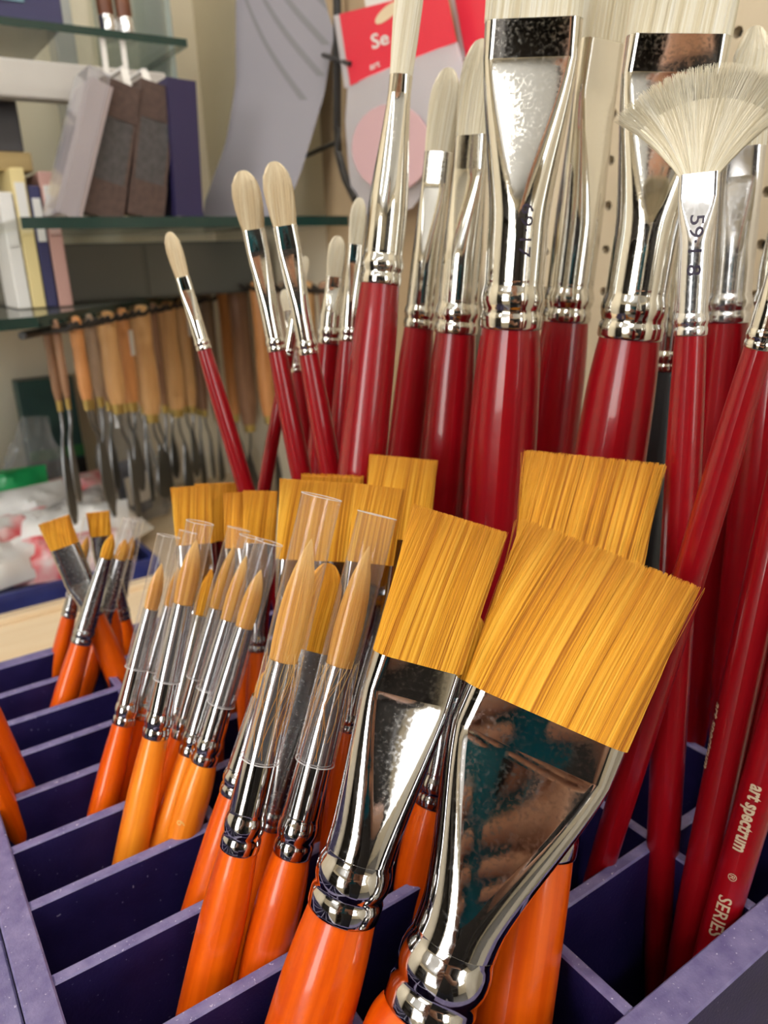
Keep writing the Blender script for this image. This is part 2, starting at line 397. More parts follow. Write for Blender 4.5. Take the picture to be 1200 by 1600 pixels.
def env(shape, s, wb, db, wt):
    s = np.asarray(s, float)
    if shape == 'round':
        r = np.interp(s, RS, RV) * wb; return r, r * (db / wb)
    if shape == 'filbert':
        k = np.clip((s - .55) / .45, 0, 1); c = np.sqrt(np.clip(1 - k ** 2.2, 0, 1))
        return wb + (wt - wb) * np.sin(np.minimum(s / .55, 1) * math.pi / 2) - (1 - c) * wt * .97, db * (1.05 - .75 * s ** 2) * (.15 + .85 * c)
    w_ = wb + (wt - wb) * s ** .9
    return w_, db * (1.08 - .62 * s ** 1.3)
def ring_mesh(X, Y, Z, R, nside=3):
    """strands: X,Y,Z [n,k], R [n,k] -> verts, faces (numpy)"""
    n, k = X.shape; a = np.arange(nside) * 2 * math.pi / nside
    V = np.stack([X[:, :, None] + R[:, :, None] * np.cos(a), Y[:, :, None] + R[:, :, None] * np.sin(a), np.repeat(Z[:, :, None], nside, 2)], -1)
    V = V.reshape(-1, 3)
    i, j, c = np.meshgrid(np.arange(n), np.arange(k - 1), np.arange(nside), indexing='ij')
    b = (i * k + j) * nside; c2 = (c + 1) % nside
    F = np.stack([b + c, b + c2, b + nside + c2, b + nside + c], -1).reshape(-1, 4)
    return V, F
def quads_object(name, V, F, m, parent, tone=None):
    me = bpy.data.meshes.new(name)
    me.vertices.add(len(V)); me.vertices.foreach_set('co', V.astype(np.float32).ravel())
    me.loops.add(F.size); me.loops.foreach_set('vertex_index', F.astype(np.int32).ravel())
    me.polygons.add(len(F)); me.polygons.foreach_set('loop_start', np.arange(0, F.size, 4, dtype=np.int32))
    me.polygons.foreach_set('use_smooth', np.ones(len(F), bool))
    me.materials.append(m); me.update(calc_edges=True)
    if tone is not None:      # natural tone of each hair
        me.attributes.new('tone', 'FLOAT', 'POINT').data.foreach_set('value', np.repeat(tone, len(V) // len(tone)).astype(np.float32))
    return link(me, name, parent)
def hair_tone(u, knots=30, mix=.45):
    """u in 0..1 across the brush: hairs lying side by side share a tone, with some scatter"""
    k1, k2 = rng.random(knots), rng.random(knots * 3)
    t_ = .6 * np.interp(u * (knots - 1), np.arange(knots), k1) + .4 * np.interp(u * (knots * 3 - 1), np.arange(knots * 3), k2)
    return np.clip((1 - mix) * (.5 + (t_ - .5) * 1.9) + mix * rng.random(len(u)), 0, 1)
def strands(shape, n, wb, db, wt, L, z0, r, k=6, stray=.02, edge=.02, clump=0.5):
    q = rng.random((n, 1)); kk = np.where(rng.random((n, 1)) < .78, .985 + .04 * rng.random((n, 1)), np.sqrt(rng.random((n, 1))))
    s = np.linspace(0, 1, k)[None, :].repeat(n, 0)
    ln = 1 + edge * (rng.random((n, 1)) - .6)
    if shape == 'round': ln = np.where(rng.random((n, 1)) < .6, .45 + .5 * rng.random((n, 1)), 1 - .06 * rng.random((n, 1)))
    if shape == 'filbert': ln = np.where(rng.random((n, 1)) < .5, .6 + .35 * rng.random((n, 1)), 1 - .03 * rng.random((n, 1)))
    ss = s * ln
    Wd, Dd = env(shape, np.clip(ss, 0, 1), wb, db, wt)
    x, y = stadium_pt(Wd, Dd, q)
    x = x * kk; y = y * kk
    # fibres gather into loose locks and wander a little
    j = (rng.random((n, 1)) - .5) * 2
    lock = np.sin(x[:, :1] / max(wb, 1e-6) * 23 + 2.1 * np.sin(x[:, :1] / max(wb, 1e-6) * 7)) * clump
    amp = .022 if shape != 'round' else .008
    x = x + (j * .22 + lock) * wb * amp * ss ** 1.5
    y = y + (rng.random((n, 1)) - .5) * db * .04 * ss
    st = (rng.random((n, 1)) < stray)
    out = np.sign(x[:, -1:]) * (np.abs(x[:, -1:]) > .8 * wb)
    x = x + st * out * wb * .10 * ss ** 2 * rng.random((n, 1)); y = y + st * np.sign(y[:, -1:]) * db * .35 * ss ** 2 * rng.random((n, 1))
    z = z0 + L * ss
    R = r * (1 - .55 * s) * (.75 + .5 * rng.random((n, 1)))
    tone = hair_tone(np.clip(x[:, 0] / max(wb, 1e-6) * .5 + .5, 0, 1), 14 if shape == 'round' else 56, .3)
    return (*ring_mesh(x, y, z, R), tone)

def handle_profile(r, Lh, kind, rmax):
    """radii along handle, s=0 at free end, 1 at collar"""
    if kind == 'short': pts = [(0, .45), (.015, .75), (.05, .90), (.25, (1 + rmax) / 2), (.48, rmax), (.66, rmax), (.80, rmax * .985), (.92, (rmax + 1) / 2 * 1.0), (1, 1.0)]
    else: pts = [(0, .4), (.01, .7), (.04, .85), (.25, rmax * .95), (.5, rmax), (.70, rmax * .99), (.85, rmax * .93), (.95, (rmax + 1.3) / 2.3), (1, 1.0)]
    xs = np.array([a for a, _ in pts]); ys = np.array([b for _, b in pts])
    s = np.concatenate([[0, .004, .012, .025], np.linspace(.05, 1, 30)])
    # smooth interpolation (Catmull-like through numpy)
    y = np.interp(s, xs, ys); y2 = y.copy()
    for _ in range(3): y2[5:-1] = (y2[4:-2] + 2 * y2[5:-1] + y2[6:]) / 4
    return s * Lh, y2 * r

NB = {}
def brush(spec_name, label, kind, T, Bp, C, h0, lean, wC, wB, wT, shape='round', thick=.3, yaw=0, handle=REDH, ferr=NICKEL, gold=GOLD, core=GOLDC,
          rmax=1.25, tube=None, nst=300, sr=.00011, crease=.80, group=None, cat='paintbrush', lcf=1.5, wt_pinch=.86, base=None, extra=None, edge=.02, stray=.02, roll=None, scal=0.0, sock=0.08):
    T = np.array(T, float); C = np.array(C, float); dv = C - T
    # image line T->C extended until it meets the divider plane at distance h0
    lo, hi = 1.0, 8.0
    for _ in range(60):
        mid = (lo + hi) / 2; q = T + dv * mid
        r = ray(*q); h = (r * (-S / r[2]))[1] if r[2] < -1e-3 else 1e9
        if h > h0 * S: lo = mid
        else: hi = mid
    G3 = onz(*(T + dv * lo), TOP)
    T3 = P(T[0], T[1], G3[1] + lean * S)
    ax = nrm(T3 - G3)
    def along(px):
        r = nrm(ray(*px)); o = np.array([0, 0, ZC]); w0 = G3 - o
        b_ = ax @ r; d_ = ax @ w0; e_ = r @ w0; return (b_ * e_ - d_) / (1 - b_ * b_)
    sC, sB, sT = along(C), along(Bp), along(T)
    def depth(s):
        p = CAM_R.T @ (G3 + ax * s - np.array([0, 0, ZC])); return -p[2]
    # free end: down to the tray bottom, or the compartment wall if that comes first
    down = (TOP - (FLR + .002)) / ax[2]
    ga, gb = AB(G3 / S); da, db_ = AB(ax / S)
    ca = [A0 + WT] + A_DIV + [A1 - WT]; cb = bb
    for g_, d_, cs in ((ga, da, ca), (gb, db_, cb)):
        for i in range(len(cs) - 1):
            if cs[i] <= g_ <= cs[i + 1]:
                m_ = .022 + .012
                lim = (g_ - cs[i] - m_) / d_ if d_ > 0 else (cs[i + 1] - g_ - m_) / -d_
                down = min(down, max(lim, .022))
    sE = -down
    O3 = G3 + ax * sE
    toc = nrm(np.array([0, 0, ZC]) - (G3 + ax * sB)); y = nrm(toc - ax * (toc @ ax))
    x = np.cross(y, ax); cy, sy = math.cos(math.radians(yaw)), math.sin(math.radians(yaw))
    y, x = y * cy + x * sy, x * cy - y * sy
    M = frame(x, y, ax, O3)
    root = empty('paintbrush', M, label, cat, group)
    zC, zB, zT = sC - sE, sB - sE, sT - sE
    r0 = wC / 2 * depth(sC) / FPX; wb = wB / 2 * depth(sB) / FPX; wt = wT / 2 * depth(sT) / FPX
    db = wb * thick if shape != 'round' else wb * .98
    if shape in ('flat', 'filbert', 'fan'): db = max(wb * thick, .0008)
    # handle
    zs, rs = handle_profile(r0 * .97, zC, kind, rmax)
    mb = MB(); mb.loft([stadium(z_, r_, r_, 28) for z_, r_ in zip(zs, rs)])
    hd = mb.build('handle', handle, root, angle=60)
    # ferrule: crimped collar beads, round socket pressed flat towards the hairs
    Lf = zB - zC; lc = r0 * lcf
    def rg(z_, r_):
        R_ = stadium(z_, r_, r_, 36)
        return R_
    rings = []
    c = lc
    prof = [(-.02, .985), (0, 1.04), (.05, 1.07), (.22, 1.08), (.30, 1.07), (.36, 1.0), (.42, .985), (.48, 1.02), (.56, 1.10), (.68, 1.135), (.80, 1.12), (.92, 1.06), (1.0, .99), (1.06, .965), (1.14, .985)]
    for s_, k_ in prof:
        k_ = 1 + (k_ - 1) * .6
        R_ = rg(zC + s_ * c, r0 * k_)
        if scal and .5 < s_ < .95:
            a_ = np.arctan2(R_[:, 1], R_[:, 0]); R_[:, :2] *= (1 - scal * np.abs(np.sin(a_ * 5)))[:, None]
        rings.append(R_)
    zb0 = zC + 1.14 * c; rb = r0 * .985
    def body(u):
        """u 0..1 along the body -> half width, half thickness"""
        if shape == 'round':
            r_ = rb + (wb - rb) * u; return r_, r_ * (1 - u) + db * u
        if u <= crease:
            lam = max(0.0, (u - sock) / (crease - sock)); lam = lam * lam * (3 - 2 * lam) * .35 + lam * .65; W_ = rb * (1 - lam) + wb * lam; D_ = rb * (1 - lam) + db * .86 * lam; return W_, D_
        v = (u - crease) / (1 - crease); return wb * (1 + .01 * v), db * (.86 + .14 * v)
    us = list(np.linspace(0, crease, 16)) + list(crease + (1 - crease) * np.array([.03, .1, .22, .34, .6, 1.0])) if shape != 'round' else list(np.linspace(0, 1, 14))
    for u in us:
        W_, D_ = body(u); rings.append(stadium(zb0 + (zB - zb0) * u, W_, D_, 36))
    W_, D_ = body(1.0)
    rings += [stadium(zB, W_ - .00018, D_ - .00018, 36), stadium(zB - .0015, W_ - .0003, D_ - .0003, 36)]
    mb = MB(); mb.loft(rings, cap0=False, cap1=False); fe = mb.build('ferrule', ferr, root, angle=24 if shape == 'round' else 22)
    fe.data.set_sharp_from_angle(angle=math.radians(50))
    # hairs
    hb, hd_, L = W_ - .0003, D_ - .0003, zT - zB
    if shape == 'fan': pass
    else:
        ss = np.array([0, .03, .1, .2, .32, .44, .55, .64, .72, .79, .85, .9, .94, .965, .985])
        if shape == 'flat': ss = np.array([0, .03, .15, .3, .5, .7, .88, .965, .975])
        Wd, Dd = env(shape, ss, hb, hd_, wt)
        rr = [stadium(zB - .001, hb, hd_, 28)] + [stadium(zB + L * s_, max(w_ * .96, .00004), max(d_ * .90, .00003), 28) for s_, w_, d_ in zip(ss, Wd, Dd)]
        mb = MB(); mb.loft(rr); hair = mb.build('bristles', core, root, angle=50)
        if nst:
            V, F, tone = strands(shape, nst, hb, hd_, wt, L, zB, sr, stray=stray, edge=edge)
            st = quads_object('bristle_fibres', V, F, gold, hair, tone); st['kind'] = 'stuff'
    if tube:
        (tb, tt, tw) = tube; z0_, z1_ = along(tb) - sE, along(tt) - sE; tr = tw / 2 * depth(along(tb)) / FPX
        tr = max(tr, r0 * .99 + .0003)
        mb = MB(); tz = .00022
        mb.loft([stadium(z_, tr, tr, 32) for z_ in np.linspace(z0_, z1_, 6)], False, False)
        mb.loft([stadium(z_, tr - tz, tr - tz, 32)[::-1] for z_ in np.linspace(z0_, z1_, 6)], False, False)
        tu = mb.build('protective_tube', TUBE, root)
        for z_, nm in ((z0_, 'tube_rim'), (z1_, 'tube_rim')):
            mb = MB(); h_ = .00012
            mb.loft([stadium(z_ - h_, tr - tz, tr - tz, 32), stadium(z_ - h_, tr + .0001, tr + .0001, 32), stadium(z_ + h_, tr + .0001, tr + .0001, 32), stadium(z_ + h_, tr - tz, tr - tz, 32), stadium(z_ - h_, tr - tz, tr - tz, 32)], False, False)
            mb.build(nm, TUBERIM, tu)
    info = dict(root=root, zC=zC, zB=zB, zT=zT, zb0=zb0, body=body, hb=hb, hd=hd_, wt=wt, r0=r0, zs=zs, rs=rs, along=lambda px: along(px) - sE, depth=depth, handle=hd, ferrule=fe, M=M)
    NB[spec_name] = info
    ga, gb = AB(G3); ea, eb = AB(O3)
    print('BR %-5s G(%.2f,%.2f) h%.2f end(%.2f,%.2f) tipA %.2f len %.0fmm r0 %.1f wb %.1f' % (spec_name, ga / S, gb / S, G3[1] / S, ea / S, eb / S, AB(T3)[0] / S, zT * 1000, r0 * 1000, wb * 1000))
    return info

def text_on(info, body, zpos, u0, size, part, m, name='lettering', spin=0.0, step='down', bold=0.0, radius=None, squeeze=1.0, off=.00012):
    """flat lettering laid along a handle/ferrule. reading direction runs down (towards the free end) or up"""
    cu = bpy.data.curves.new(name, 'FONT'); cu.body = body; cu.size = 1.0; cu.align_x = 'LEFT'; cu.align_y = 'CENTER'; cu.offset = bold; cu.resolution_u = 3
    to = bpy.data.objects.new(name, cu); COL.objects.link(to)
    dg = bpy.context.evaluated_depsgraph_get(); me0 = to.evaluated_get(dg).to_mesh()
    import bmesh
    bm = bmesh.new(); bm.from_mesh(me0); bmesh.ops.triangulate(bm, faces=bm.faces[:])
    for _ in range(4):
        le = [e for e in bm.edges if e.calc_length() > .13]
        if not le: break
        bmesh.ops.subdivide_edges(bm, edges=le, cuts=1); bmesh.ops.triangulate(bm, faces=bm.faces[:])
    bm.verts.index_update()
    v = np.array([list(q.co) for q in bm.verts]); f = [tuple(x.index for x in q.verts) for q in bm.faces]; bm.free()
    to.evaluated_get(dg).to_mesh_clear(); bpy.data.objects.remove(to)
    if not len(v): return
    tx = v[:, 0] * size * squeeze; ty = v[:, 1] * size
    # text x -> along axis, text y -> around
    sgn = -1 if step == 'down' else 1
    z = zpos + sgn * tx
    # local +x is image-left when looking from the front; reading down: letter tops point image-right
    sx = ty * (-1 if step == 'down' else 1)
    out = []
    for zz, xx in zip(z, sx):
        if radius is not None: W_ = D_ = radius(zz)
        else: W_, D_ = info['body']((zz - info['zb0']) / (info['zB'] - info['zb0']))
        L = max(W_ - D_, 0); xx = xx + u0
        if abs(xx) <= L: out.append((xx, D_ + off, zz))
        else:
            a = (abs(xx) - L) / D_; a = a + 0; out.append((math.copysign(L + (D_ + off) * math.sin(a), xx), (D_ + off) * math.cos(a), zz))
    out = np.array(out)
    if spin:
        c_, s_ = math.cos(spin), math.sin(spin); out = np.stack([out[:, 0] * c_ - out[:, 1] * s_, out[:, 0] * s_ + out[:, 1] * c_, out[:, 2]], 1)
    mb = MB(); mb.add(out, f); o = mb.build(name, m, part, smooth=False)
    return o

# ------------------------------------------------------------------ golden brushes with orange handles
GG = 'golden synthetic brushes with orange handles'
TT = 'orange handled round brushes under clear tubes'
O_ = dict(kind='short', handle=ORANGEH, ferr=DARKN, gold=GOLD, core=GOLDC, rmax=1.22, group=GG)
brush('O1', 'very wide golden flat brush nearest the camera, with mirror ferrule', T=(950, 865), Bp=(848, 1116), C=(666, 1578), h0=.745, lean=0.24,
      wC=140, wB=262, wT=278, shape='flat', thick=.30, yaw=-4, nst=5200, sr=.00010, crease=.83, edge=.03, stray=.03, **O_)
brush('O2', 'wide golden flat brush with pinched ferrule, just left of the very wide nearest one', T=(720, 812), Bp=(655, 1034), C=(536, 1420), h0=.79, lean=0.21,
      wC=112, wB=146, wT=152, shape='flat', thick=.34, yaw=-16, nst=3400, sr=.0001, crease=.82, edge=.03, stray=.03, **O_)
brush('O3', 'upright golden flat brush with splayed corner hairs, behind the very wide nearest one', T=(926, 716), Bp=(893, 945), C=(836, 1325), h0=.86, lean=0.3,
      wC=122, wB=186, wT=206, shape='flat', thick=.26, yaw=6, nst=3400, sr=.0001, edge=.02, stray=.07, **dict(O_, rmax=1.06))
brush('O11', 'small orange handled brush mostly hidden behind the second wide golden flat', T=(742, 960), Bp=(728, 1060), C=(678, 1255), h0=1.06, lean=0.12,
      wC=62, wB=52, wT=52, shape='filbert', thick=.6, nst=300, **O_)
brush('O10', 'golden filbert brush with grey ferrule between the two nearest tubed rounds', T=(515, 880), Bp=(491, 1016), C=(424, 1292), h0=1.03, lean=0.13,
      wC=38, wB=62, wT=60, shape='filbert', thick=.35, yaw=10, nst=900, **dict(O_, ferr=STEEL))
brush('O12', 'orange handle leaning left behind the nearest tubed round brush', T=(428, 1040), Bp=(416, 1090), C=(368, 1240), h0=1.06, lean=0.1,
      wC=50, wB=40, wT=40, shape='round', nst=0, **O_)
brush('O5', 'narrow golden flat brush with brownish square tip behind the second tubed round', T=(594, 760), Bp=(583, 880), C=(544, 1140), h0=1.12, lean=0.17,
      wC=36, wB=74, wT=76, shape='flat', thick=.3, yaw=-8, nst=1300, **O_)
brush('O6', 'broad golden flat brush rising behind the nearest tubed round', T=(499, 752), Bp=(494, 875), C=(474, 1170), h0=1.26, lean=0.18,
      wC=62, wB=118, wT=120, shape='flat', thick=.26, yaw=-8, nst=1700, **O_)
brush('O6b', 'second broad golden flat directly behind the broad one, only its top edge in view', T=(520, 742), Bp=(515, 868), C=(497, 1110), h0=1.40, lean=.08,
      wC=50, wB=94, wT=96, shape='flat', thick=.28, yaw=-12, nst=700, **O_)
brush('O4', 'golden flat brush rising behind the narrow brownish one against the red handles', T=(631, 715), Bp=(622, 842), C=(596, 1100), h0=1.32, lean=0.18,
      wC=52, wB=102, wT=104, shape='flat', thick=.26, yaw=-6, nst=1400, **O_)
brush('O7', 'golden flat brush rising behind the row of tubed rounds, leftmost of the square tips', T=(299, 760), Bp=(306, 850), C=(322, 1040), h0=1.52, lean=0.15,
      wC=34, wB=60, wT=62, shape='flat', thick=.34, yaw=-4, nst=900, **O_)
brush('O7b', 'golden flat brush half hidden behind the leftmost square tipped flat', T=(338, 755), Bp=(342, 845), C=(352, 1030), h0=1.62, lean=0.15,
      wC=34, wB=62, wT=64, shape='flat', thick=.3, yaw=-10, nst=700, **O_)
brush('O8', 'thin golden flat brush turned edge-on between two square tipped flats', T=(364, 770), Bp=(366, 856), C=(380, 1006), h0=1.46, lean=0.14,
      wC=28, wB=40, wT=36, shape='flat', thick=.55, yaw=38, nst=700, **O_)
brush('O9', 'golden flat brush with rounded corners just left of the broad golden flat', T=(407, 767), Bp=(406, 848), C=(403, 1016), h0=1.40, lean=0.14,
      wC=32, wB=50, wT=52, shape='flat', thick=.4, yaw=4, nst=800, **O_)
# rounds in tubes
R_ = dict(lcf=1.9, kind='short', ferr=DARKN, gold=SABLE, core=SABLEC, rmax=1.3, shape='round', group=TT)
brush('R1', 'tallest tubed round brush, nearest big golden point in a long clear tube', T=(487, 842), Bp=(446, 1031), C=(374, 1324), h0=.915, lean=0.16,
      wC=60, wB=49, wT=4, handle=ORANGEH, tube=((408, 1185), (503, 776), 58), nst=1500, sr=.0001, **R_)
brush('R2', 'second large tubed round brush, right beside the tallest tubed one', T=(577, 853), Bp=(540, 1041), C=(456, 1332), h0=.93, lean=0.18,
      wC=60, wB=45, wT=4, handle=ORANGEH, tube=((496, 1190), (594, 806), 58), nst=1500, sr=.0001, **R_)
def lab(s): return 'small tubed round brush, ' + s
brush('C1', lab('leftmost of the middle cluster'), T=(253, 880), Bp=(240, 952), C=(193, 1130), h0=1.31, lean=0.14, wC=34, wB=23, wT=3, handle=ORANGEH, tube=((213, 1043), (262, 837), 32), nst=320, **R_)
brush('C2', lab('peeping out second from left in the middle cluster'), T=(280, 885), Bp=(266, 947), C=(218, 1122), h0=1.37, lean=0.15, wC=27, wB=17, wT=3, handle=ORANGEH, tube=((238, 1048), (290, 830), 28), nst=200, **R_)
brush('C3', lab('amber handle, tall point third from left in the middle cluster'), T=(307, 843), Bp=(294, 944), C=(243, 1150), h0=1.20, lean=0.14, wC=40, wB=32, wT=3, handle=ORANGEH2, tube=((262, 1062), (316, 817), 37), nst=400, **R_)
brush('C4', 'small bare golden round brush with dark ferrule amid the tubed middle cluster', T=(331, 888), Bp=(317, 962), C=(272, 1135), h0=1.35, lean=0.16, wC=30, wB=25, wT=3, handle=ORANGEH, nst=320, **dict(R_, gold=GOLD, core=GOLDC, group=None))
brush('C5', lab('right of the bare golden round in the middle cluster'), T=(366, 852), Bp=(344, 952), C=(284, 1152), h0=1.29, lean=0.16, wC=34, wB=25, wT=3, handle=ORANGEH, tube=((312, 1060), (372, 826), 35), nst=360, **R_)
brush('C6', lab('second from right in the middle cluster'), T=(385, 868), Bp=(363, 970), C=(297, 1177), h0=1.23, lean=0.14, wC=36, wB=26, wT=3, handle=ORANGEH2, tube=((331, 1078), (396, 840), 35), nst=360, **R_)
brush('C7', lab('rightmost of the middle cluster, numbered neighbour'), T=(408, 890), Bp=(384, 980), C=(319, 1190), h0=1.18, lean=0.13, wC=41, wB=30, wT=3, handle=ORANGEH2, tube=((336, 1097), (416, 846), 38), nst=400, **R_)
def stray(I, n, seed):
    rr = np.random.default_rng(seed); mb = MB()
    for k in range(n):
        th = rr.uniform(.2, 2.9); z0_ = I['zB'] + rr.uniform(-.001, .004); ln = rr.uniform(.012, .034); pts = []
        sw = rr.uniform(-.5, .5)
        for t_ in np.linspace(0, 1, 8):
            z_ = z0_ - ln * t_; rad = I['r0'] * .985 + .00025 + .0001 * math.sin(t_ * 5 + k); a_ = th + sw * t_ + .25 * math.sin(4 * t_ + k)
            pts.append((rad * math.cos(a_), rad * math.sin(a_), z_))
        mb.tube(pts, .00006, 4)
    o = mb.build('stray_hairs', SABLE, I['root']); o['kind'] = 'stuff'
stray(NB['R1'], 22, 1); stray(NB['R2'], 16, 2)
# far left cluster
F_ = dict(kind='short', handle=ORANGEH, ferr=STEEL, gold=GOLD, core=GOLDC, rmax=1.25, group='orange brushes in the far left compartments')
brush('F1', 'small golden flat brush leaning left, leftmost in the far left cluster', T=(84, 812), Bp=(93, 856), C=(146, 962), h0=1.78, lean=0.03, crease=.35, sock=0.0, wC=32, wB=44, wT=46, shape='flat', thick=.5, yaw=5, nst=400, **F_)
brush('F2', 'grey ferruled round brush standing in front of the far left cluster', T=(176, 834), Bp=(166, 872), C=(127, 1004), h0=1.70, lean=0.1, wC=31, wB=19, wT=3, nst=250, **F_)
brush('F3', 'slim tubed round brush just right of the front one in the far left cluster', T=(196, 842), Bp=(187, 874), C=(158, 984), h0=1.80, lean=0.1, wC=24, wB=18, wT=3, tube=((165, 950), (205, 812), 24), nst=160, **F_)
brush('F4', 'slim tubed round brush behind the left-leaning flat in the far left cluster', T=(137, 838), Bp=(130, 872), C=(108, 962), h0=1.90, lean=.03, wC=22, wB=14, wT=3, tube=((114, 930), (146, 806), 22), nst=160, **F_)
brush('F5', 'small golden flat brush standing upright at the back of the far left cluster', T=(153, 800), Bp=(159, 836), C=(172, 950), h0=1.86, lean=.02, wC=22, wB=32, wT=34, shape='flat', thick=.45, nst=300, **F_)
brush('F6', 'right-leaning orange handle, rightmost in the far left cluster', T=(172, 862), Bp=(176, 885), C=(192, 966), h0=1.97, lean=.0, wC=24, wB=18, wT=3, nst=120, **F_)
brush('F7', 'slim brush in a clear tube rising at the right of the far left cluster', T=(208, 838), Bp=(201, 872), C=(182, 972), h0=2.02, lean=.02, wC=20, wB=13, wT=3, tube=((190, 930), (214, 812), 22), nst=120, **F_)
# two handles cut by the left edge of the frame
L1 = brush('L1', 'orange handle at the left edge of the picture, with a faint mark', T=(-128, 880), Bp=(-104, 930), C=(-60, 1030), h0=1.33, lean=-.05, wC=36, wB=28, wT=3, handle=ORANGEH, nst=0, **dict(R_, group='orange handles at the left edge'))
brush('L2', 'orange handle at the left edge, lower left of the one with a faint mark', T=(-150, 900), Bp=(-128, 950), C=(-84, 1050), h0=1.27, lean=-.05, wC=36, wB=28, wT=3, handle=ORANGEH, nst=0, **dict(R_, group='orange handles at the left edge'))

# ------------------------------------------------------------------ white hog brushes with red handles
HG = 'white bristle brushes with red handles'
H_ = dict(lcf=1.35, sock=.26, kind='long', handle=REDH, ferr=NICKEL, gold=HOG, core=HOGC, rmax=1.3, group=HG)
brush('W1', 'thin white brush leaning left, smallest and leftmost of the red handled ones', T=(264, 362), Bp=(289, 432), C=(319, 546), h0=1.70, lean=.05, wC=23, wB=22, wT=25, shape='filbert', thick=.5, nst=320, **dict(H_, gold=HOGW, core=HOGWC))
brush('W2', 'white round-tipped brush leaning left, left one of the matching pair', T=(378, 266), Bp=(392, 360), C=(433, 548), h0=1.66, lean=.05, wC=29, wB=35, wT=45, shape='filbert', thick=.5, nst=500, **dict(H_, gold=HOGW, core=HOGWC))
brush('W3', 'white round-tipped brush leaning left, right one of the matching pair', T=(427, 252), Bp=(440, 354), C=(482, 553), h0=1.60, lean=.04, wC=31, wB=37, wT=46, shape='filbert', thick=.5, nst=500, **dict(H_, gold=HOGW, core=HOGWC))
brush('X1', 'thin pale brush hidden behind the matching white pair, bright ferrule between them', T=(444, 452), Bp=(449, 485), C=(464, 580), h0=1.96, lean=.03, wC=18, wB=14, wT=16, shape='filbert', thick=.6, nst=100, **H_)
brush('X2', 'very thin red handle leaning right behind the matching white pair', T=(478, 400), Bp=(470, 445), C=(450, 556), h0=1.83, lean=.03, wC=18, wB=14, wT=16, shape='filbert', thick=.6, nst=100, **H_)
brush('W4', 'short pale filbert brush out of focus left of the tall slim white one', T=(528, 368), Bp=(520, 432), C=(515, 536), h0=1.88, lean=.02, wC=36, wB=27, wT=28, shape='filbert', thick=.5, nst=200, **H_)
brush('W5', 'pale slim brush out of focus directly left of the tall slim white one', T=(562, 308), Bp=(556, 382), C=(544, 532), h0=1.80, lean=.04, wC=30, wB=24, wT=25, shape='filbert', thick=.5, nst=200, **H_)
brush('W6', 'tall slim white brush whose bristles cross the red packet', T=(656, -170), Bp=(633, 120), C=(594, 444), h0=1.49, lean=0.16, wC=62, wB=36, wT=46, shape='filbert', thick=.8, nst=900, crease=.9, **H_)
brush('W7', 'white filbert brush just right of the tall slim one, in front of the packet', T=(701, 105), Bp=(683, 238), C=(655, 512), h0=1.76, lean=.06, wC=48, wB=46, wT=50, shape='filbert', thick=.4, yaw=18, nst=700, **H_)
brush('W8', 'white filbert brush left of the largest flat white one', T=(752, 60), Bp=(734, 212), C=(712, 520), h0=1.66, lean=.06, wC=64, wB=58, wT=62, shape='filbert', thick=.35, yaw=30, nst=800, **H_)
brush('W9', 'largest white flat brush, broad mirror ferrule above a thick red handle', T=(850, -190), Bp=(843, 33), C=(798, 512), h0=1.52, lean=.02, wC=92, wB=150, wT=156, shape='flat', thick=.26, yaw=4, nst=2600, crease=.86, scal=.02, **H_)
brush('W10', 'white flat brush turned aside, half hidden right of the largest flat', T=(964, -120), Bp=(950, 66), C=(884, 502), h0=1.74, lean=.04, wC=72, wB=76, wT=80, shape='flat', thick=.4, yaw=-34, nst=1200, crease=.8, scal=.02, **H_)
brush('W11', 'second large white flat brush, its ferrule behind the fan brush', T=(1096, -160), Bp=(1079, 58), C=(983, 528), h0=1.46, lean=.02, wC=94, wB=156, wT=164, shape='flat', thick=.26, yaw=-4, nst=2600, crease=.86, scal=.02, **H_)
brush('BK', 'black handled brush standing between the second large flat and the fan brush', T=(1076, 260), Bp=(1068, 330), C=(1042, 580), h0=1.62, lean=0.1, wC=44, wB=34, wT=36, shape='filbert', thick=.5, nst=100, **dict(H_, handle=BLACKH, group=None))
W13 = brush('W13', 'white filbert brush behind the fan brush, nearest the pegboard', T=(1180, 40), Bp=(1151, 232), C=(1137, 503), h0=1.42, lean=.06, wC=62, wB=64, wT=62, shape='filbert', thick=.6, yaw=10, nst=900, **dict(H_, ferr=ALU))
brush('W14', 'red handle slanting across the fan brush from the right edge', T=(1250, 330), Bp=(1231, 395), C=(1185, 544), h0=1.07, lean=-.10, wC=44, wB=40, wT=40, shape='filbert', thick=.5, nst=200, **dict(H_, rmax=1.35))
brush('W15', 'dark red handle standing deep in shade at the right edge', T=(1240, 250), Bp=(1230, 330), C=(1212, 500), h0=1.32, lean=.06, wC=64, wB=50, wT=50, shape='filbert', thick=.5, nst=100, **H_)
W16 = brush('W16', 'red handle low at the right, leftmost of the three leaning together', T=(1335, 240), Bp=(1315, 330), C=(1275, 520), h0=1.02, lean=.12, wC=46, wB=50, wT=50, shape='filbert', thick=.5, nst=100, **dict(H_, rmax=1.35))
W17 = brush('W17', 'red handle low at the right, plain middle one of the three', T=(1400, 230), Bp=(1378, 330), C=(1330, 530), h0=1.04, lean=.10, wC=50, wB=50, wT=50, shape='filbert', thick=.5, nst=100, **dict(H_, rmax=1.35))
W18 = brush('W18', 'red handle low at the right edge with large cream lettering', T=(1468, 270), Bp=(1440, 370), C=(1383, 560), h0=.97, lean=.08, wC=50, wB=50, wT=50, shape='filbert', thick=.5, nst=100, **dict(H_, rmax=1.35))

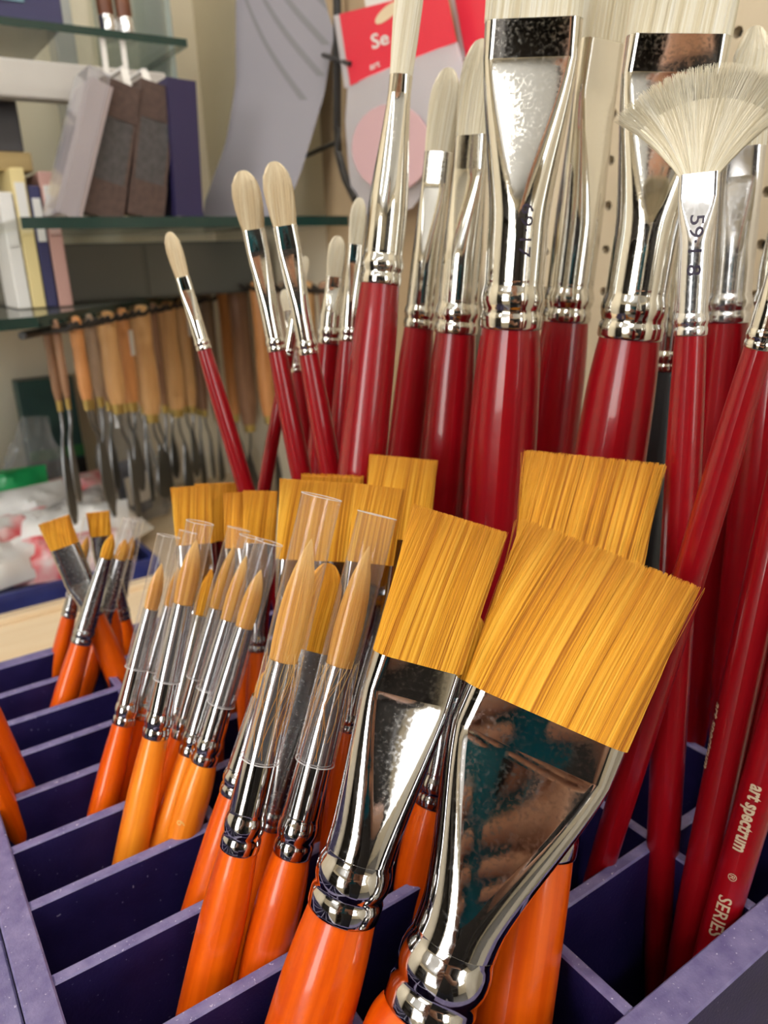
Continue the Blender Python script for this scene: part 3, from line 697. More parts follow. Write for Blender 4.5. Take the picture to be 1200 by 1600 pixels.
# fan brush
FAN = brush('FAN', 'white fan brush with spread bristles and handwritten ferrule on a slim red handle', T=(1102, 100), Bp=(1084, 272), C=(1079, 524), h0=1.09, lean=0.1, wC=48, wB=60, wT=60, shape='fan', thick=.26, yaw=6, nst=0, crease=.83,
            **dict(H_, ferr=ALU, rmax=1.3, sock=.5))
def fan_hair(I):
    zB, hb, hd_ = I['zB'], I['hb'], I['hd']; L = I['zT'] - zB
    def pos(u, t, R):
        # u -1..1 across (local +x = image left), t 0..1 along
        a = u * math.radians(49) + math.radians(-3)
        x = u * hb * .95 + R * t * np.sin(a * (.75 + .25 * t)); z = zB - .001 + R * t * np.cos(a * (.75 + .25 * t))
        return x, z
    n = 3600
    u = rng.uniform(-1, 1, (n, 1)); u = np.sign(u) * np.abs(u) ** .92
    R = L * (1.0 - .08 * np.abs(u) ** 2) * (1 + .10 * (rng.random((n, 1)) - .6)) * np.where(rng.random((n, 1)) < .15, .9, 1)
    t_ = np.linspace(0, 1, 7)[None, :].repeat(n, 0)
    uu = u + (rng.random((n, 1)) - .5) * .09 * t_
    x, z = pos(uu, t_, R)
    y = (rng.random((n, 1)) * 2 - 1) * hd_ * (.9 - .55 * t_) + (rng.random((n, 1)) - .5) * .0016 * t_ ** 2
    Rr = .000105 * (1 - .6 * t_) * (.7 + .6 * rng.random((n, 1))); Rr = Rr + 0 * t_
    us = np.linspace(-.97, .97, 40); rows = []
    fan = MB()
    F0 = []; B0_ = []
    for t0 in (0, .25, .5, .72):
        xx, zz = pos(us, t0, L * (1 - .08 * us ** 2)); d = hd_ * (.85 - .6 * t0)
        F0.append(np.stack([xx, xx * 0 + d, zz], 1)); B0_.append(np.stack([xx, xx * 0 - d, zz], 1))
    rings = [np.concatenate([f_, b_[::-1]]) for f_, b_ in zip(F0, B0_)]
    fan.loft(rings); h = fan.build('bristles', HOGC, I['root'], angle=60)
    V, F = ring_mesh(x, y, z, Rr)
    q = quads_object('bristle_fibres', V, F, HOG, h, hair_tone((u[:, 0] + 1) / 2, 60)); q['kind'] = 'stuff'
fan_hair(FAN)
# hand-written price on the fan ferrule, print on the handles
text_on(FAN, '59·1 8', FAN['along']((1080, 336)), -.0002, .0054, FAN['ferrule'], INK, 'handwriting', bold=.006, squeeze=1.25)
text_on(NB['W9'], '69·17', NB['W9']['along']((822, 320)), -.0035, .0064, NB['W9']['ferrule'], INK, 'handwriting', bold=.0, squeeze=1.3)
def onhandle(I, body, px, size, spin, m=CREAMINK, name='printed_lettering', **k):
    text_on(I, body, I['along'](px), 0, size, I['handle'], m, name, spin=spin, radius=lambda z: float(np.interp(z, I['zs'], I['rs'])), off=.00015, **k)
onhandle(W18, 'art spectrum', (1185, 1215), .0062, math.radians(-4), bold=.03, squeeze=.72)
onhandle(W18, '®', (1165, 1358), .0035, math.radians(-4))
onhandle(W18, 'SERIES', (1150, 1392), .0056, math.radians(-6), bold=.012)
onhandle(NB['C7'], '6', (279, 1268), .0046, math.radians(-18), m=mat('faded_gold_print', (.75, .45, .12), .5), name='printed_number')
onhandle(W16, 'art spectrum', (1140, 1100), .0055, math.radians(-68), bold=.02, squeeze=.8)
# ------------------------------------------------------------------ shelving corner behind the tray (room coordinates a, b, z)
def RMat(a, b, z, rz=0.0, lean=0.0, tilt=0.0):
    return RM @ Matrix.Translation((a, b, z)) @ Matrix.Rotation(rz, 4, 'Z') @ Matrix.Rotation(lean, 4, 'Y') @ Matrix.Rotation(tilt, 4, 'X')
def abz(p): return float(p @ AX), float(p @ BX), float(p[2])
def toroom(p): return np.array(abz(np.asarray(p)))
def slab(name, poly, z0, z1, mats, label, cat, group=None):
    mb = MB(); n = len(poly)
    v = [(x, y, z0) for x, y in poly] + [(x, y, z1) for x, y in poly]
    mb.add(v, [tuple(range(n))[::-1], tuple(range(n, 2 * n))]); 
    mb.f += [(i, (i + 1) % n, n + (i + 1) % n, n + i) for i in range(n)]; mb.m += [1 if i < n // 2 else 0 for i in range(n)]
    o = mb.build(name, mats, smooth=False); o.matrix_world = RM; return tag(o, label, cat, group)
S1Z = ZC + .034
slab('glass_shelf', [(.118, .62), (.397, .62), (.397, .972), (.118, .972)], ZC + .026, S1Z, [GLASS, GLASSEDGE], 'glass shelf at eye level carrying the leaning pads', 'shelf', 'glass shelves in the corner')
slab('glass_shelf', [(-.10, .70), (.288, .70), (.288, .972), (-.10, .972)], ZC + .172, ZC + .178, [GLASS, GLASSEDGE], 'upper glass shelf under the two brown pens', 'shelf', 'glass shelves in the corner')
slab('glass_shelf', [(-.12, .56), (.118, .62), (.372, .94), (.372, .972), (-.12, .972)], ZC - .042, ZC - .034, [clear('smoked_glass', (.42, .46, .43), 1.6, .05, (.30, (.22, .24, .22))), GLASSEDGE], 'dark glass shelf just above the row of hanging wooden tools', 'shelf', 'glass shelves in the corner')
slab('cabinet_side', [(.289, .745), (.294, .745), (.294, .97), (.289, .97)], S1Z, ZC + .42, [GLASS, mat('grey_glass_edge', (.30, .36, .34), .2)], 'upright glass panel at the right end of the shelves', 'panel')
po = MB().box((.232, .90, S1Z), (.252, .93, ZC + .42)).build('shelf_post', mat('grey_metal', (.45, .46, .44), .35), smooth=False, bevel=.002); po.matrix_world = RM
tag(po, 'pale grey metal post behind the leaning pads', 'post')
bk = MB().box((.390, .46, COUNTER), (.398, .66, ZC + .5)).build('shade_panel', noisy('tan_wall_shade', (.36, .26, .15), (.42, .31, .19), 9, .6), smooth=False); bk.matrix_world = RM; tag(bk, kind='structure')  # added panel; the shadow on the wall is put into its tan colour

# leaning pads and books on the eye-level shelf
def book(name, px, py, b, w, d, h, lean, cover, pages, label, group='pads leaning on the glass shelf', sleeve=None, band=None):
    a = abz(PB(px, py, b))[0]
    r = empty(name, RMat(a, b, S1Z + .001, 0, lean), label, 'book', group)
    MB().box((-w / 2, 0, 0), (-w / 2 + .0025, d, h)).build('cover', cover, r, smooth=False)
    MB().box((w / 2 - .0025, 0, 0), (w / 2, d, h)).build('cover', cover, r, smooth=False)
    MB().box((-w / 2 + .0025, 0, 0), (w / 2 - .0025, .003, h)).build('spine', band or cover, r, smooth=False)
    MB().box((-w / 2 + .0027, .003, .002), (w / 2 - .0027, d - .002, h - .002)).build('pages', pages, r, smooth=False)
    if band:
        MB().box((-w / 2 - .0006, -.0006, 0), (w / 2 + .0006, .02, h * .27)).build('brown_band', cover, r, smooth=False)
        MB().box((-w / 2 - .0006, -.0006, h * .74), (w / 2 + .0006, .02, h + .0006)).build('brown_band', cover, r, smooth=False)
    if sleeve:
        MB().box((-w / 2 - .004, -.004, .0), (w / 2 - .004, d * .8, h + .006)).build('clear_wrapper', sleeve, r, smooth=False)
    return r
PAGES = noisy('paper_block', (.62, .60, .56), (.75, .73, .70), 300, .7, stretch=(1, .02, .02))
BROWN = noisy('brown_cloth', (.055, .032, .026), (.08, .048, .038), 200, .7); CHAR = noisy('charcoal_cloth', (.045, .042, .042), (.07, .065, .065), 200, .7)
SHINE = clear('wrap_film', (.85, .86, .9), 1.8, .12, (.16, (.85, .84, .9)))
book('sketch_pad', 108, 326, .640, .016, .05, .100, math.radians(22), mat('mixed_print', (.42, .36, .36), .5), PAGES, 'sketch pad in shiny wrapper leaning at the left of the eye-level glass shelf', sleeve=SHINE)
book('sketch_pad', 160, 326, .645, .028, .05, .098, math.radians(17), BROWN, PAGES, 'brown and charcoal pad leaning second from left on the glass shelf', band=CHAR)
book('sketch_pad', 226, 328, .645, .028, .05, .098, math.radians(14), BROWN, PAGES, 'brown and charcoal pad leaning beside the purple book', band=CHAR)
book('purple_book', 296, 331, .640, .023, .07, .100, math.radians(3), mat('purple_cloth', (.016, .011, .06), .55), PAGES, 'purple book upright at the right end of the leaning pads')
# white price tags hanging from the upper shelf
for i, (px, py, lb) in enumerate([(199, 150, 'left white price tag hanging above the leaning pads'), (230, 145, 'right white price tag hanging above the leaning pads')]):
    a = abz(PB(px, py, .66))[0]; z1 = ZC + .172; z0 = abz(PB(px, 190 if i == 0 else 180, .66))[2]
    mb = MB(); rows = []
    for t_ in np.linspace(0, 1, 9):
        w = .0028 if t_ < .45 else .0028 + .0035 * min(1, (t_ - .45) / .2); z_ = z1 - .03 - (z1 - .03 - z0) * t_
        y_ = .66 - .006 * math.sin(t_ * 3); rows.append(np.array([(a - w, y_, z_), (a + w, y_, z_), (a + w, y_ + .001, z_), (a - w, y_ + .001, z_)]))
    mb.loft(rows); mb.box((a - .002, .66, z1 - .03), (a + .002, .705, z1 - .028)); mb.box((a - .002, .703, z1 - .03), (a + .002, .705, z1))
    o = mb.build('price_tag', WHITEP, smooth=False); o.matrix_world = RM; tag(o, lb, 'tag', 'white tags above the pads')
# two brown pens with silver ends standing on the upper shelf
for px, lb in ((168, 'left brown pen with silver end on the upper glass shelf'), (196, 'right brown pen with silver end on the upper glass shelf')):
    a = abz(PB(px, 30, .735))[0]
    r = empty('marker_pen', RMat(a, .735, ZC + .1785, 0, math.radians(-2)), lb, 'pen', 'brown pens on the upper shelf')
    mb = MB(); mb.loft([stadium(z_, k_, k_, 16) for z_, k_ in ((0, .0058), (.001, .0072), (.017, .0074), (.018, .0068))]); mb.build('silver_end', ALU, r)
    mb = MB(); mb.loft([stadium(z_, k_, k_, 16) for z_, k_ in ((.018, .0066), (.10, .0070), (.135, .0066), (.14, .004))]); mb.build('barrel', noisy('brown_wood', (.14, .05, .025), (.2, .08, .04), 60, .4), r)
# left: display boxes and planks
def rbox(name, lo, hi, m, label, cat, group=None, bev=.001, parts=()):
    r = empty(name, RMat((lo[0] + hi[0]) / 2, (lo[1] + hi[1]) / 2, lo[2]), label, cat, group)
    w, d, h = (hi[0] - lo[0]) / 2, (hi[1] - lo[1]) / 2, hi[2] - lo[2]
    MB().box((-w, -d, 0), (w, d, h)).build('body', m, r, smooth=False, bevel=bev)
    for nm, l2, h2, m2 in parts:
        MB().box((-w + l2[0] * 2 * w, -d - .0012, l2[1] * h), (-w + h2[0] * 2 * w, -d + .001, h2[1] * h)).build(nm, m2, r, smooth=False)
    return r
def prism(name, pts, b, m): return None
NAVY = mat('navy_card', (.03, .03, .10), .5)
C1_, C2_, C3_, C4_ = [mat('print_' + n, c, .5) for n, c in (('yellow', (.75, .62, .30)), ('pink', (.75, .30, .35)), ('teal', (.16, .30, .38)), ('white', (.75, .74, .72)))]
zt = ZC + .1785
rbox('pastel_box', (.02, .712, zt), (.192, .86, zt + .075), NAVY, 'navy boxed set with bright printed sleeve on the upper glass shelf', 'box', parts=[('printed_panel', (.05, .18), (.40, .95), C1_), ('printed_panel', (.42, .18), (.62, .95), C2_), ('printed_panel', (.64, .18), (.84, .95), C3_)])
pl = MB().box((-.10, .722, ZC + .128), (.275, .740, ZC + .156)).build('shelf_rail', noisy('greyish_white_board', (.50, .47, .45), (.62, .60, .56), 8, .5), smooth=False, bevel=.002); pl.matrix_world = RM; tag(pl, 'greyish white board running under the upper glass shelf', 'board')
zs_ = ZC + .093
sh = MB().box((-.12, .76, ZC + .078), (.162, .965, zs_)).build('wooden_shelf', noisy('ochre_wood', (.42, .30, .12), (.50, .37, .16), 12, .5, stretch=(1, 8, 8)), smooth=False, bevel=.001); sh.matrix_world = RM; tag(sh, 'ochre wooden shelf at the far left below the dark display box', 'shelf')
rbox('display_box', (-.05, .765, zs_ + .0005), (.158, .90, zs_ + .058), mat('dark_box_card', (.05, .045, .05), .4), 'dark display box of coloured sets on the ochre shelf', 'box',
     parts=[('printed_panel', (.30, .45), (.42, .9), C2_), ('printed_panel', (.45, .4), (.60, .9), C1_), ('printed_panel', (.64, .5), (.74, .9), mat('print_plum', (.20, .10, .22), .5)), ('printed_panel', (.80, .25), (.87, .9), C4_), ('printed_panel', (.32, .08), (.7, .36), mat('print_slate', (.12, .16, .20), .4))])
for i, (px0, px1, py0, m_, lb) in enumerate([(2, 24, 300, C4_, 'small white carton at the far left below the ochre shelf'), (26, 48, 262, C1_, 'small yellow carton at the far left below the ochre shelf'), (50, 68, 290, NAVY, 'small navy carton at the far left below the ochre shelf'), (70, 92, 268, mat('print_rose', (.55, .32, .28), .5), 'small rose carton left of the wrapped sketch pad')]):
    q0, q1 = abz(PB(px0, 330, .74)), abz(PB(px1, 330, .74)); zt_ = abz(PB((px0 + px1) / 2, py0, .74))[2]
    base = ZC - .0335
    rbox('carton', (q0[0], .74, base), (q1[0], .80, zt_), m_, lb, 'carton', 'small cartons at the far left', parts=[('label_panel', (.15, .55), (.85, .9), C4_)])

rbox('dark_backing', (.128, .80, ZC - .0335), (.392, .965, ZC + .020), mat('dark_grey_gloss', (.085, .09, .08), .25), 'added dark grey glossy block standing in for dark glass between the shelves', 'block', parts=[('backing_face', (.02, .06), (.49, .94), mat('dark_grey_backing', (.10, .105, .095), .2)), ('backing_face', (.51, .06), (.98, .94), mat('dark_grey_backing', (.10, .105, .095), .2))])  # added block; its dark colour stands in for dark reflecting glass
# curved grey display sheet with printed diagonal lines, standing on the eye-level shelf
def gcurve(v):   # v 0 bottom .. 1 top: left x, right x (photo) and height
    yy = np.interp(v, [0, 1], [331, -60])
    xl = np.interp(yy, [-60, 0, 130, 220, 331], [371, 370, 370, 355, 316]); xr = np.interp(yy, [-60, 0, 150, 270, 331], [545, 531, 506, 470, 444])
    return xl, xr, yy
gr = empty('display_sheet', RMat(.30, .66, S1Z), 'large curved grey sheet with dark diagonal lines standing on the glass shelf', 'sheet')
def gpt(u, v, off=0.0):
    xl, xr, yy = gcurve(v); bl, br = .70 + .02 * v, .625 + .005 * v
    p = toroom(PB(xl, yy, bl)) * (1 - u) + toroom(PB(xr, yy, br)) * u
    z0 = S1Z + .0008 - ZC; zz = (p[2] - ZC)
    p[2] = ZC + z0 + (zz - z0) * 1.0 if v > 0 else ZC + z0
    p[0] -= .03 * math.sin(math.pi * u) * .25; p[1] += off + .012 * math.sin(math.pi * u)
    p[2] = max(p[2], S1Z + .0008)
    return p
def gsheet(name, u0f, u1f, v0, v1, off, th, m, nu=8, nv=24):
    mb = MB(); rings = []
    for v in np.linspace(v0, v1, nv):
        fr = [gpt(u, v, -off) for u in np.linspace(u0f(v), u1f(v), nu)]; bk_ = [gpt(u, v, -off + th) for u in np.linspace(u1f(v), u0f(v), nu)]
        rings.append(np.array(fr + bk_) - np.array([.30, .66, S1Z]))
    mb.loft(rings); return mb.build(name, m, gr)
gsheet('sheet', lambda v: 0, lambda v: 1, 0, 1, 0, .0025, mat('grey_lilac_card', (.215, .205, .235), .5))
GL = mat('dark_grey_print', (.15, .145, .16), .5)
for c in (.12, .38, .60, .84):
    f0 = lambda v, c=c: min(1, max(0, c + (1 - v) * 1.75 - .25)); 
    vlo = max(.45, 1 - (1 - c + .25 - .07) / 1.75)
    gsheet('printed_line', f0, lambda v, f0=f0: min(1, f0(v) + .055), vlo, .995, .0006, .0004, GL, 2, 14)

# wire frame on the right-hand wall
mb = MB()
wp = [PA(526, -60, .378), PA(527, 60, .378), PA(527, 200, .378), PA(529, 240, .376), PA(540, 280, .372), PA(556, 312, .366)]
mb.tube([toroom(p) for p in wp], .0035, 8); mb.tube([toroom(PA(478, 243, .385)), toroom(PA(527, 222, .379))], .0022, 8); mb.tube([toroom(PA(505, 86, .378)), toroom(PA(548, 100, .366))], .002, 8)
o = mb.build('wire_bracket', WIRE); o.matrix_world = RM; tag(o, 'black wire bracket between the grey sheet and the red packet', 'bracket')

# hanging packets: red header card, white pouch with pink round
REDC = mat('red_card', (.72, .03, .06), .4); POUCH = clear('white_pouch_film', (.9, .9, .93), 1.7, .15, (.72, (.90, .89, .94))); PINK = mat('pink_contents', (.64, .42, .45), .5)
def textmesh(body, bold=0.0, size=1.0):
    cu = bpy.data.curves.new('t', 'FONT'); cu.body = body; cu.size = size; cu.offset = bold; cu.align_x = 'LEFT'; cu.resolution_u = 3
    to = bpy.data.objects.new('t', cu); COL.objects.link(to); dg = bpy.context.evaluated_depsgraph_get(); me = to.evaluated_get(dg).to_mesh()
    v = np.array([list(q.co) for q in me.vertices]); f = [tuple(q.vertices) for q in me.polygons]; to.evaluated_get(dg).to_mesh_clear(); bpy.data.objects.remove(to); return v, f
def packet(label, a, TL, TR, BL, BR, low, with_print=True):
    """corners in the photo of the header card on the plane A = a; low: list of (left px, right px) rows of the pouch below"""
    c = {k: toroom(PA(*p, a)) for k, p in dict(TL=TL, TR=TR, BL=BL, BR=BR).items()}
    r = empty('hanging_packet', RM, label, 'packet', 'red topped packets on the wall')
    def Q(u, v, off=0): # u right, v down
        p = (c['TL'] * (1 - u) + c['TR'] * u) * (1 - v) + (c['BL'] * (1 - u) + c['BR'] * u) * v; p = p.copy(); p[0] -= off; return p
    def patch(name, pts, off, th, m):
        mb = MB(); f = [Q(u, v, off + th) for u, v in pts]; b_ = [Q(u, v, off) for u, v in pts]; mb.loft([np.array(b_), np.array(f)]); return mb.build(name, m, r, smooth=False)
    patch('header_card', [(0.02, 0), (1, 0), (1, 1), (.02, 1)], .004, .0012, REDC)
    patch('card_edge', [(-.05, 0), (.02, 0), (.02, 1), (-.05, 1)], .004, .0006, POUCH)
    patch('hang_tab', [(.30, -.16), (.55, -.16), (.55, 0), (.30, 0)], .004, .001, C4_)
    # pouch: rows of (left, right)
    rows = [((BL[0] - 3, BL[1]), BR)] + low; rings = []
    for i, (l, q) in enumerate(rows):
        L_, R2 = toroom(PA(*l, a)), toroom(PA(*q, a)); t_ = i / (len(rows) - 1); th = .006 * math.sin(math.pi * (.15 + .8 * t_)) + .0008
        fr = []; bk_ = []
        for u in np.linspace(0, 1, 9):
            p = L_ * (1 - u) + R2 * u; h = th * math.sin(math.pi * min(max(u, .02), .98)) + .0004 * math.sin(u * 31 + i * 2)
            f = p.copy(); f[0] -= .004 + h; k = p.copy(); k[0] -= .003 - h * .1; fr.append(f); bk_.append(k)
        rings.append(np.array(fr + bk_[::-1]))
    mb = MB(); mb.loft(rings); mb.build('pouch', POUCH, r, angle=70)
    if with_print:
        for txt, u0, v0, hgt in (('Se', .30, .62, .30), ('o', .66, .53, .30), ('art', .25, .90, .14)):
            v, f = textmesh(txt, .02); v = np.array([Q(u0 + x * hgt * .62, v0 - y * hgt, .0054) for x, y, _ in v]); MB().add(v, f).build('printed_word', C4_, r, smooth=False)
        pts = [(.50 + .13 * math.cos(t_), .16 + .10 * math.sin(t_) - .09 * math.cos(t_)) for t_ in np.linspace(0, 2 * math.pi, 20, False)]
        patch('printed_motif', pts, .0052, .0002, mat('print_cream', (.75, .62, .42), .5))
        cpx = [(631 + 62 * math.cos(t_), 232 + 68 * math.sin(t_)) for t_ in np.linspace(0, 2 * math.pi, 24, False)]
        mb = MB(); fr = np.array([toroom(PA(*p, a)) for p in cpx]); f2 = fr.copy(); fr[:, 0] -= .0105; f2[:, 0] -= .0118; mb.loft([fr, f2]); mb.build('pink_disc', PINK, r, smooth=False)
    return r
packet('red topped packet with white lettering hanging behind the tall slim white brush', .372, (536, 24), (704, -18), (553, 136), (721, 67),
       [((547, 190), (735, 120)), ((549, 235), (728, 180)), ((553, 280), (712, 235)), ((560, 318), (680, 285)), ((590, 345), (650, 325))])
packet('second red topped packet mostly hidden left of the largest flat brush', .384, (716, -10), (830, -30), (735, 92), (850, 60), [((738, 150), (856, 120)), ((742, 200), (860, 170))], False)

# row of hanging wooden handled modelling tools
TAN = noisy('tan_beech', (.60, .33, .13), (.72, .44, .20), 30, .4, stretch=(6, 6, .6)); ORW = noisy('orange_wood', (.52, .22, .07), (.64, .30, .11), 30, .4, stretch=(6, 6, .6))
BRW = noisy('brown_wood_handle', (.20, .10, .055), (.28, .15, .08), 30, .45, stretch=(6, 6, .6)); GRB = noisy('greyish_wood_handle', (.30, .21, .14), (.38, .27, .19), 30, .5, stretch=(6, 6, .6))
BRASS = mat('dull_brass', (.48, .36, .12), .4, .9); DKS = mat('dark_steel', (.13, .13, .13), .35, .9)
railA, railB = np.array([.118, .62]), np.array([.372, .94]); RZ = ZC - .047
def onrail(px):      # where the vertical plane of the rail meets the pixel column
    lo, hi = -.2, 1.3
    for _ in range(50):
        m_ = (lo + hi) / 2; q = railA + (railB - railA) * m_; p = AX * q[0] + BX * q[1] + np.array([0, 0, RZ - ZC]); c = CAM_R.T @ p
        if 600 - FPX * c[0] / c[2] < px: lo = m_
        else: hi = m_
    return railA + (railB - railA) * lo
rack = empty('tool_rack', RM, 'black peg rail holding the row of wooden handled tools under the dark shelf', 'rack')
d2 = (railB - railA) / np.linalg.norm(railB - railA); n2 = np.array([d2[1], -d2[0]])
p0 = railA - d2 * .004; p1 = railB + d2 * .005
MB().tube([(*(p0 - n2 * .012), RZ), (*(p1 - n2 * .012), RZ)], .003, 8).build('rail', WIRE, rack)
tools = [(88, 9, 100, BRW, None, 'thin dark brown'), (118, 18, 108, ORW, None, 'orange'), (139, 14, 108, GRB, None, 'greyish'), (165, 26, 124, TAN, None, 'thick tan'), (189, 21, 126, ORW, 1, 'orange white-labelled'),
         (217, 29, 150, TAN, None, 'thickest tan'), (238, 14, 140, BRW, None, 'slim dark brown'), (258, 27, 150, TAN, None, 'second thick tan'), (282, 18, 150, TAN, 1, 'tan white-labelled'), (301, 14, 160, BRW, None, 'reddish brown'), (322, 18, 170, GRB, None, 'last greyish')]
def tool(q, wpx, lpx, m, labelled, lb, z_top, group, dir2, blade_kind):
    d = float((AX * q[0] + BX * q[1])[1]); r_ = max(1.12 * wpx * d / FPX / 2, .003); Lh = lpx * d / FPX
    rz = math.atan2(dir2[1], dir2[0])
    r = empty('wooden_tool', RMat(q[0], q[1], z_top, rz), lb, 'tool', group)
    mb = MB(); pr = [(0.010, .35), (.009, .75), (.004, 1.0), (-.01, 1.0), (-.3, .92), (-.6, 1.03), (-.85, .98), (-1, .72)]
    zz = [(z_ if z_ > -.02 else z_ * Lh) for z_, _ in pr]
    mb.loft([stadium(z_, r_ * k_, r_ * k_, 16)[::-1] for z_, (_, k_) in zip(zz, pr)]); mb.build('handle', m, r, angle=60)
    mb = MB(); mb.loft([stadium(-Lh + .001, r_ * .66, r_ * .66, 14)[::-1], stadium(-Lh - .009, r_ * .6, r_ * .6, 14)[::-1]]); mb.build('brass_ferrule', BRASS, r)
    mb = MB(); rows = []; bw_ = max(.005, r_ * (.9 + .5 * (blade_kind % 3))); BL_ = .075 + .01 * (blade_kind % 4)
    for t_ in np.linspace(0, 1, 12):
        w = .0016 if t_ < .3 else .0016 + (bw_ - .0016) * math.sin(min(1, (t_ - .3) / .45) * math.pi / 2) * (1 if t_ < .8 else math.sqrt(max(.02, 1 - ((t_ - .8) / .2) ** 2)))
        cr = .012 * (math.tanh((t_ - .22) * 14) + 1) / 2 * (1 if blade_kind % 2 else -.6); z_ = -Lh - .009 - BL_ * t_
        rows.append(np.array([(-w + cr, -.0007, z_), (w + cr, -.0007, z_), (w + cr, .0007, z_), (-w + cr, .0007, z_)]))
    mb.loft(rows); mb.build('blade', DKS, r, angle=60)
    if labelled: mb = MB(); mb.box((-.0035, -r_ - .0008, -.033), (.0035, -r_ * .9, -.010)); mb.build('price_sticker', C4_, r, smooth=False)
    return r
order = ['first', 'second from the left', 'third from the left', 'fourth', 'fifth', 'sixth', 'seventh', 'eighth', 'ninth', 'tenth', 'eleventh']
for i, (px, w, l, m, lab_, nm) in enumerate(tools):
    q = onrail(px)
    tool(q, w, l, m, lab_, f'{nm} wooden tool handle, {order[i]} in the row under the dark shelf', RZ - .001, 'wooden tools on the left peg rail', d2, i)
    for s_ in (-1, 1):
        c = q + d2 * s_ * (w * .5 + 2.2) * .0006
        MB().tube([(*(c - n2 * .014), RZ), (*(c + n2 * .010), RZ + .001), (*(c + n2 * .016), RZ + .006)], .0019, 6).build('peg', WIRE, rack)
back_row = [(104, 13, 104, BRW), (152, 14, 112, GRB), (178, 16, 120, BRW), (203, 16, 128, ORW), (229, 15, 136, ORW), (248, 15, 140, GRB), (270, 16, 146, BRW), (292, 15, 150, ORW), (312, 14, 158, BRW)]
for i, (px, w, l, m) in enumerate(back_row):
    q = onrail(px) - n2 * .016
    tool(q, w, l, m, None, f'slim wooden tool half hidden in the gap after the {order[i + 1 if i else 0]} front tool', RZ - .002, 'wooden tools half hidden in the back of the left rail', d2, i + 2)
# second rail on the right-hand wall, behind the leaning white brushes
rack2 = empty('tool_rack', RM, 'black peg rail on the wall behind the leaning white pair', 'rack')
R2Z = ZC - .030; ra = .372
pA, pB_ = abz(PA(345, 446, ra)), abz(PA(560, 446, ra))
MB().tube([(ra + .012, min(pA[1], .955), R2Z), (ra + .012, pB_[1], R2Z)], .004, 8).build('rail', WIRE, rack2)
for i, (px, w, l, m, nm) in enumerate([(348, 18, 190, ORW, 'orange'), (370, 27, 205, BRW, 'broad brown'), (404, 24, 190, ORW, 'long orange'), (446, 22, 170, GRB, 'greyish'), (478, 22, 180, TAN, 'tan'), (508, 20, 150, BRW, 'brown')]):
    q3 = abz(PA(px, 446, ra)); q = np.array([ra, min(q3[1], .95)])
    tool(q, w, l, m, None, f'{nm} wooden tool behind the leaning white brushes, ' + ['left end', 'second', 'third', 'fourth', 'fifth', 'right end'][i] + ' of its rail', R2Z - .001, 'wooden tools on the wall rail', np.array([0, -1.0]), i + 1)
    for s_ in (-1, 1):
        b_ = q[1] + s_ * (w * .5 + 2.5) * .0007
        MB().tube([(ra + .016, b_, R2Z), (ra - .012, b_, R2Z + .001), (ra - .018, b_, R2Z + .006)], .0022, 6).build('peg', WIRE, rack2)

# things on the counter at the far left: blue tray of packets, bags, dark box
LZ = COUNTER + .14
lip = MB().box((-.5, .655, LZ), (.20, .668, LZ + .006)).build('counter_batten', BIRCH, smooth=False, bevel=.001); lip.matrix_world = RM; tag(lip, 'pale birch batten fixed along the counter in front of the blue tray', 'batten')
blue = empty('blue_tray', RMat(.03, .78, LZ), 'dark blue shallow tray full of crinkled packets', 'tray')
BLUE = noisy('blue_plastic', (.010, .018, .13), (.02, .035, .20), 40, .35)
for lo, hi in (((-.26, -.10, 0), (.17, -.094, .017)), ((-.26, .094, 0), (.17, .10, .017)), ((-.26, -.094, 0), (-.254, .094, .017)), ((.164, -.094, 0), (.17, .094, .017))):
    MB().box(lo, hi).build('tray_side', BLUE, blue, smooth=False, bevel=.001)
MB().box((-.254, -.094, 0), (.164, .094, .003)).build('tray_base', BLUE, blue, smooth=False)
def pouch(name, a, b, z, w, d, rz, tilt, mats, label, cat='packet', group='crinkled packets in the blue tray', seed=0, th=.012, split=.5, sn=18):
    rr = np.random.default_rng(seed); ph = rr.random(8) * 6
    r = empty(name, RMat(a, b, z, rz, 0, tilt), label, cat, group)
    def surf(u, v, top):
        x, y = (u - .5) * w, (v - .5) * d; e = max(0, 1 - (2 * u - 1) ** 4) * max(0, 1 - (2 * v - 1) ** 4)
        n_ = .22 * math.sin(9 * u + 4 * v + ph[0]) + .18 * math.sin(15 * v - 7 * u + ph[1]) + .12 * math.sin(31 * u + 12 * v + ph[2]) + .1 * math.sin(23 * v + 19 * u + ph[3])
        return (x, y, (th * e * (1 + n_) + .0008) if top else th * .1 * (1 + n_) * e)
    def part(nm, v0, v1, m):
        nu, nv = sn, max(4, int(sn * (v1 - v0))); mb = MB(); rings = []
        for v in np.linspace(v0, v1, nv): rings.append(np.array([surf(u, v, True) for u in np.linspace(0, 1, nu)] + [surf(u, v, False) for u in np.linspace(1, 0, nu)]))
        mb.loft(rings); return mb.build(nm, m, r, angle=28)
    part('front_film', 0, split, mats[0]); part('back_film', split, 1, mats[1]); return r
PW = mat('white_film', (.92, .92, .93), .25); PR = mat('red_film', (.62, .05, .07), .3); PGN = mat('green_film', (.02, .38, .12), .3); PGR = noisy('print_mixed_film', (.20, .20, .22), (.86, .84, .84), 45, .3); PRW = noisy('red_white_film', (.70, .10, .12), (.80, .78, .78), 35, .3)
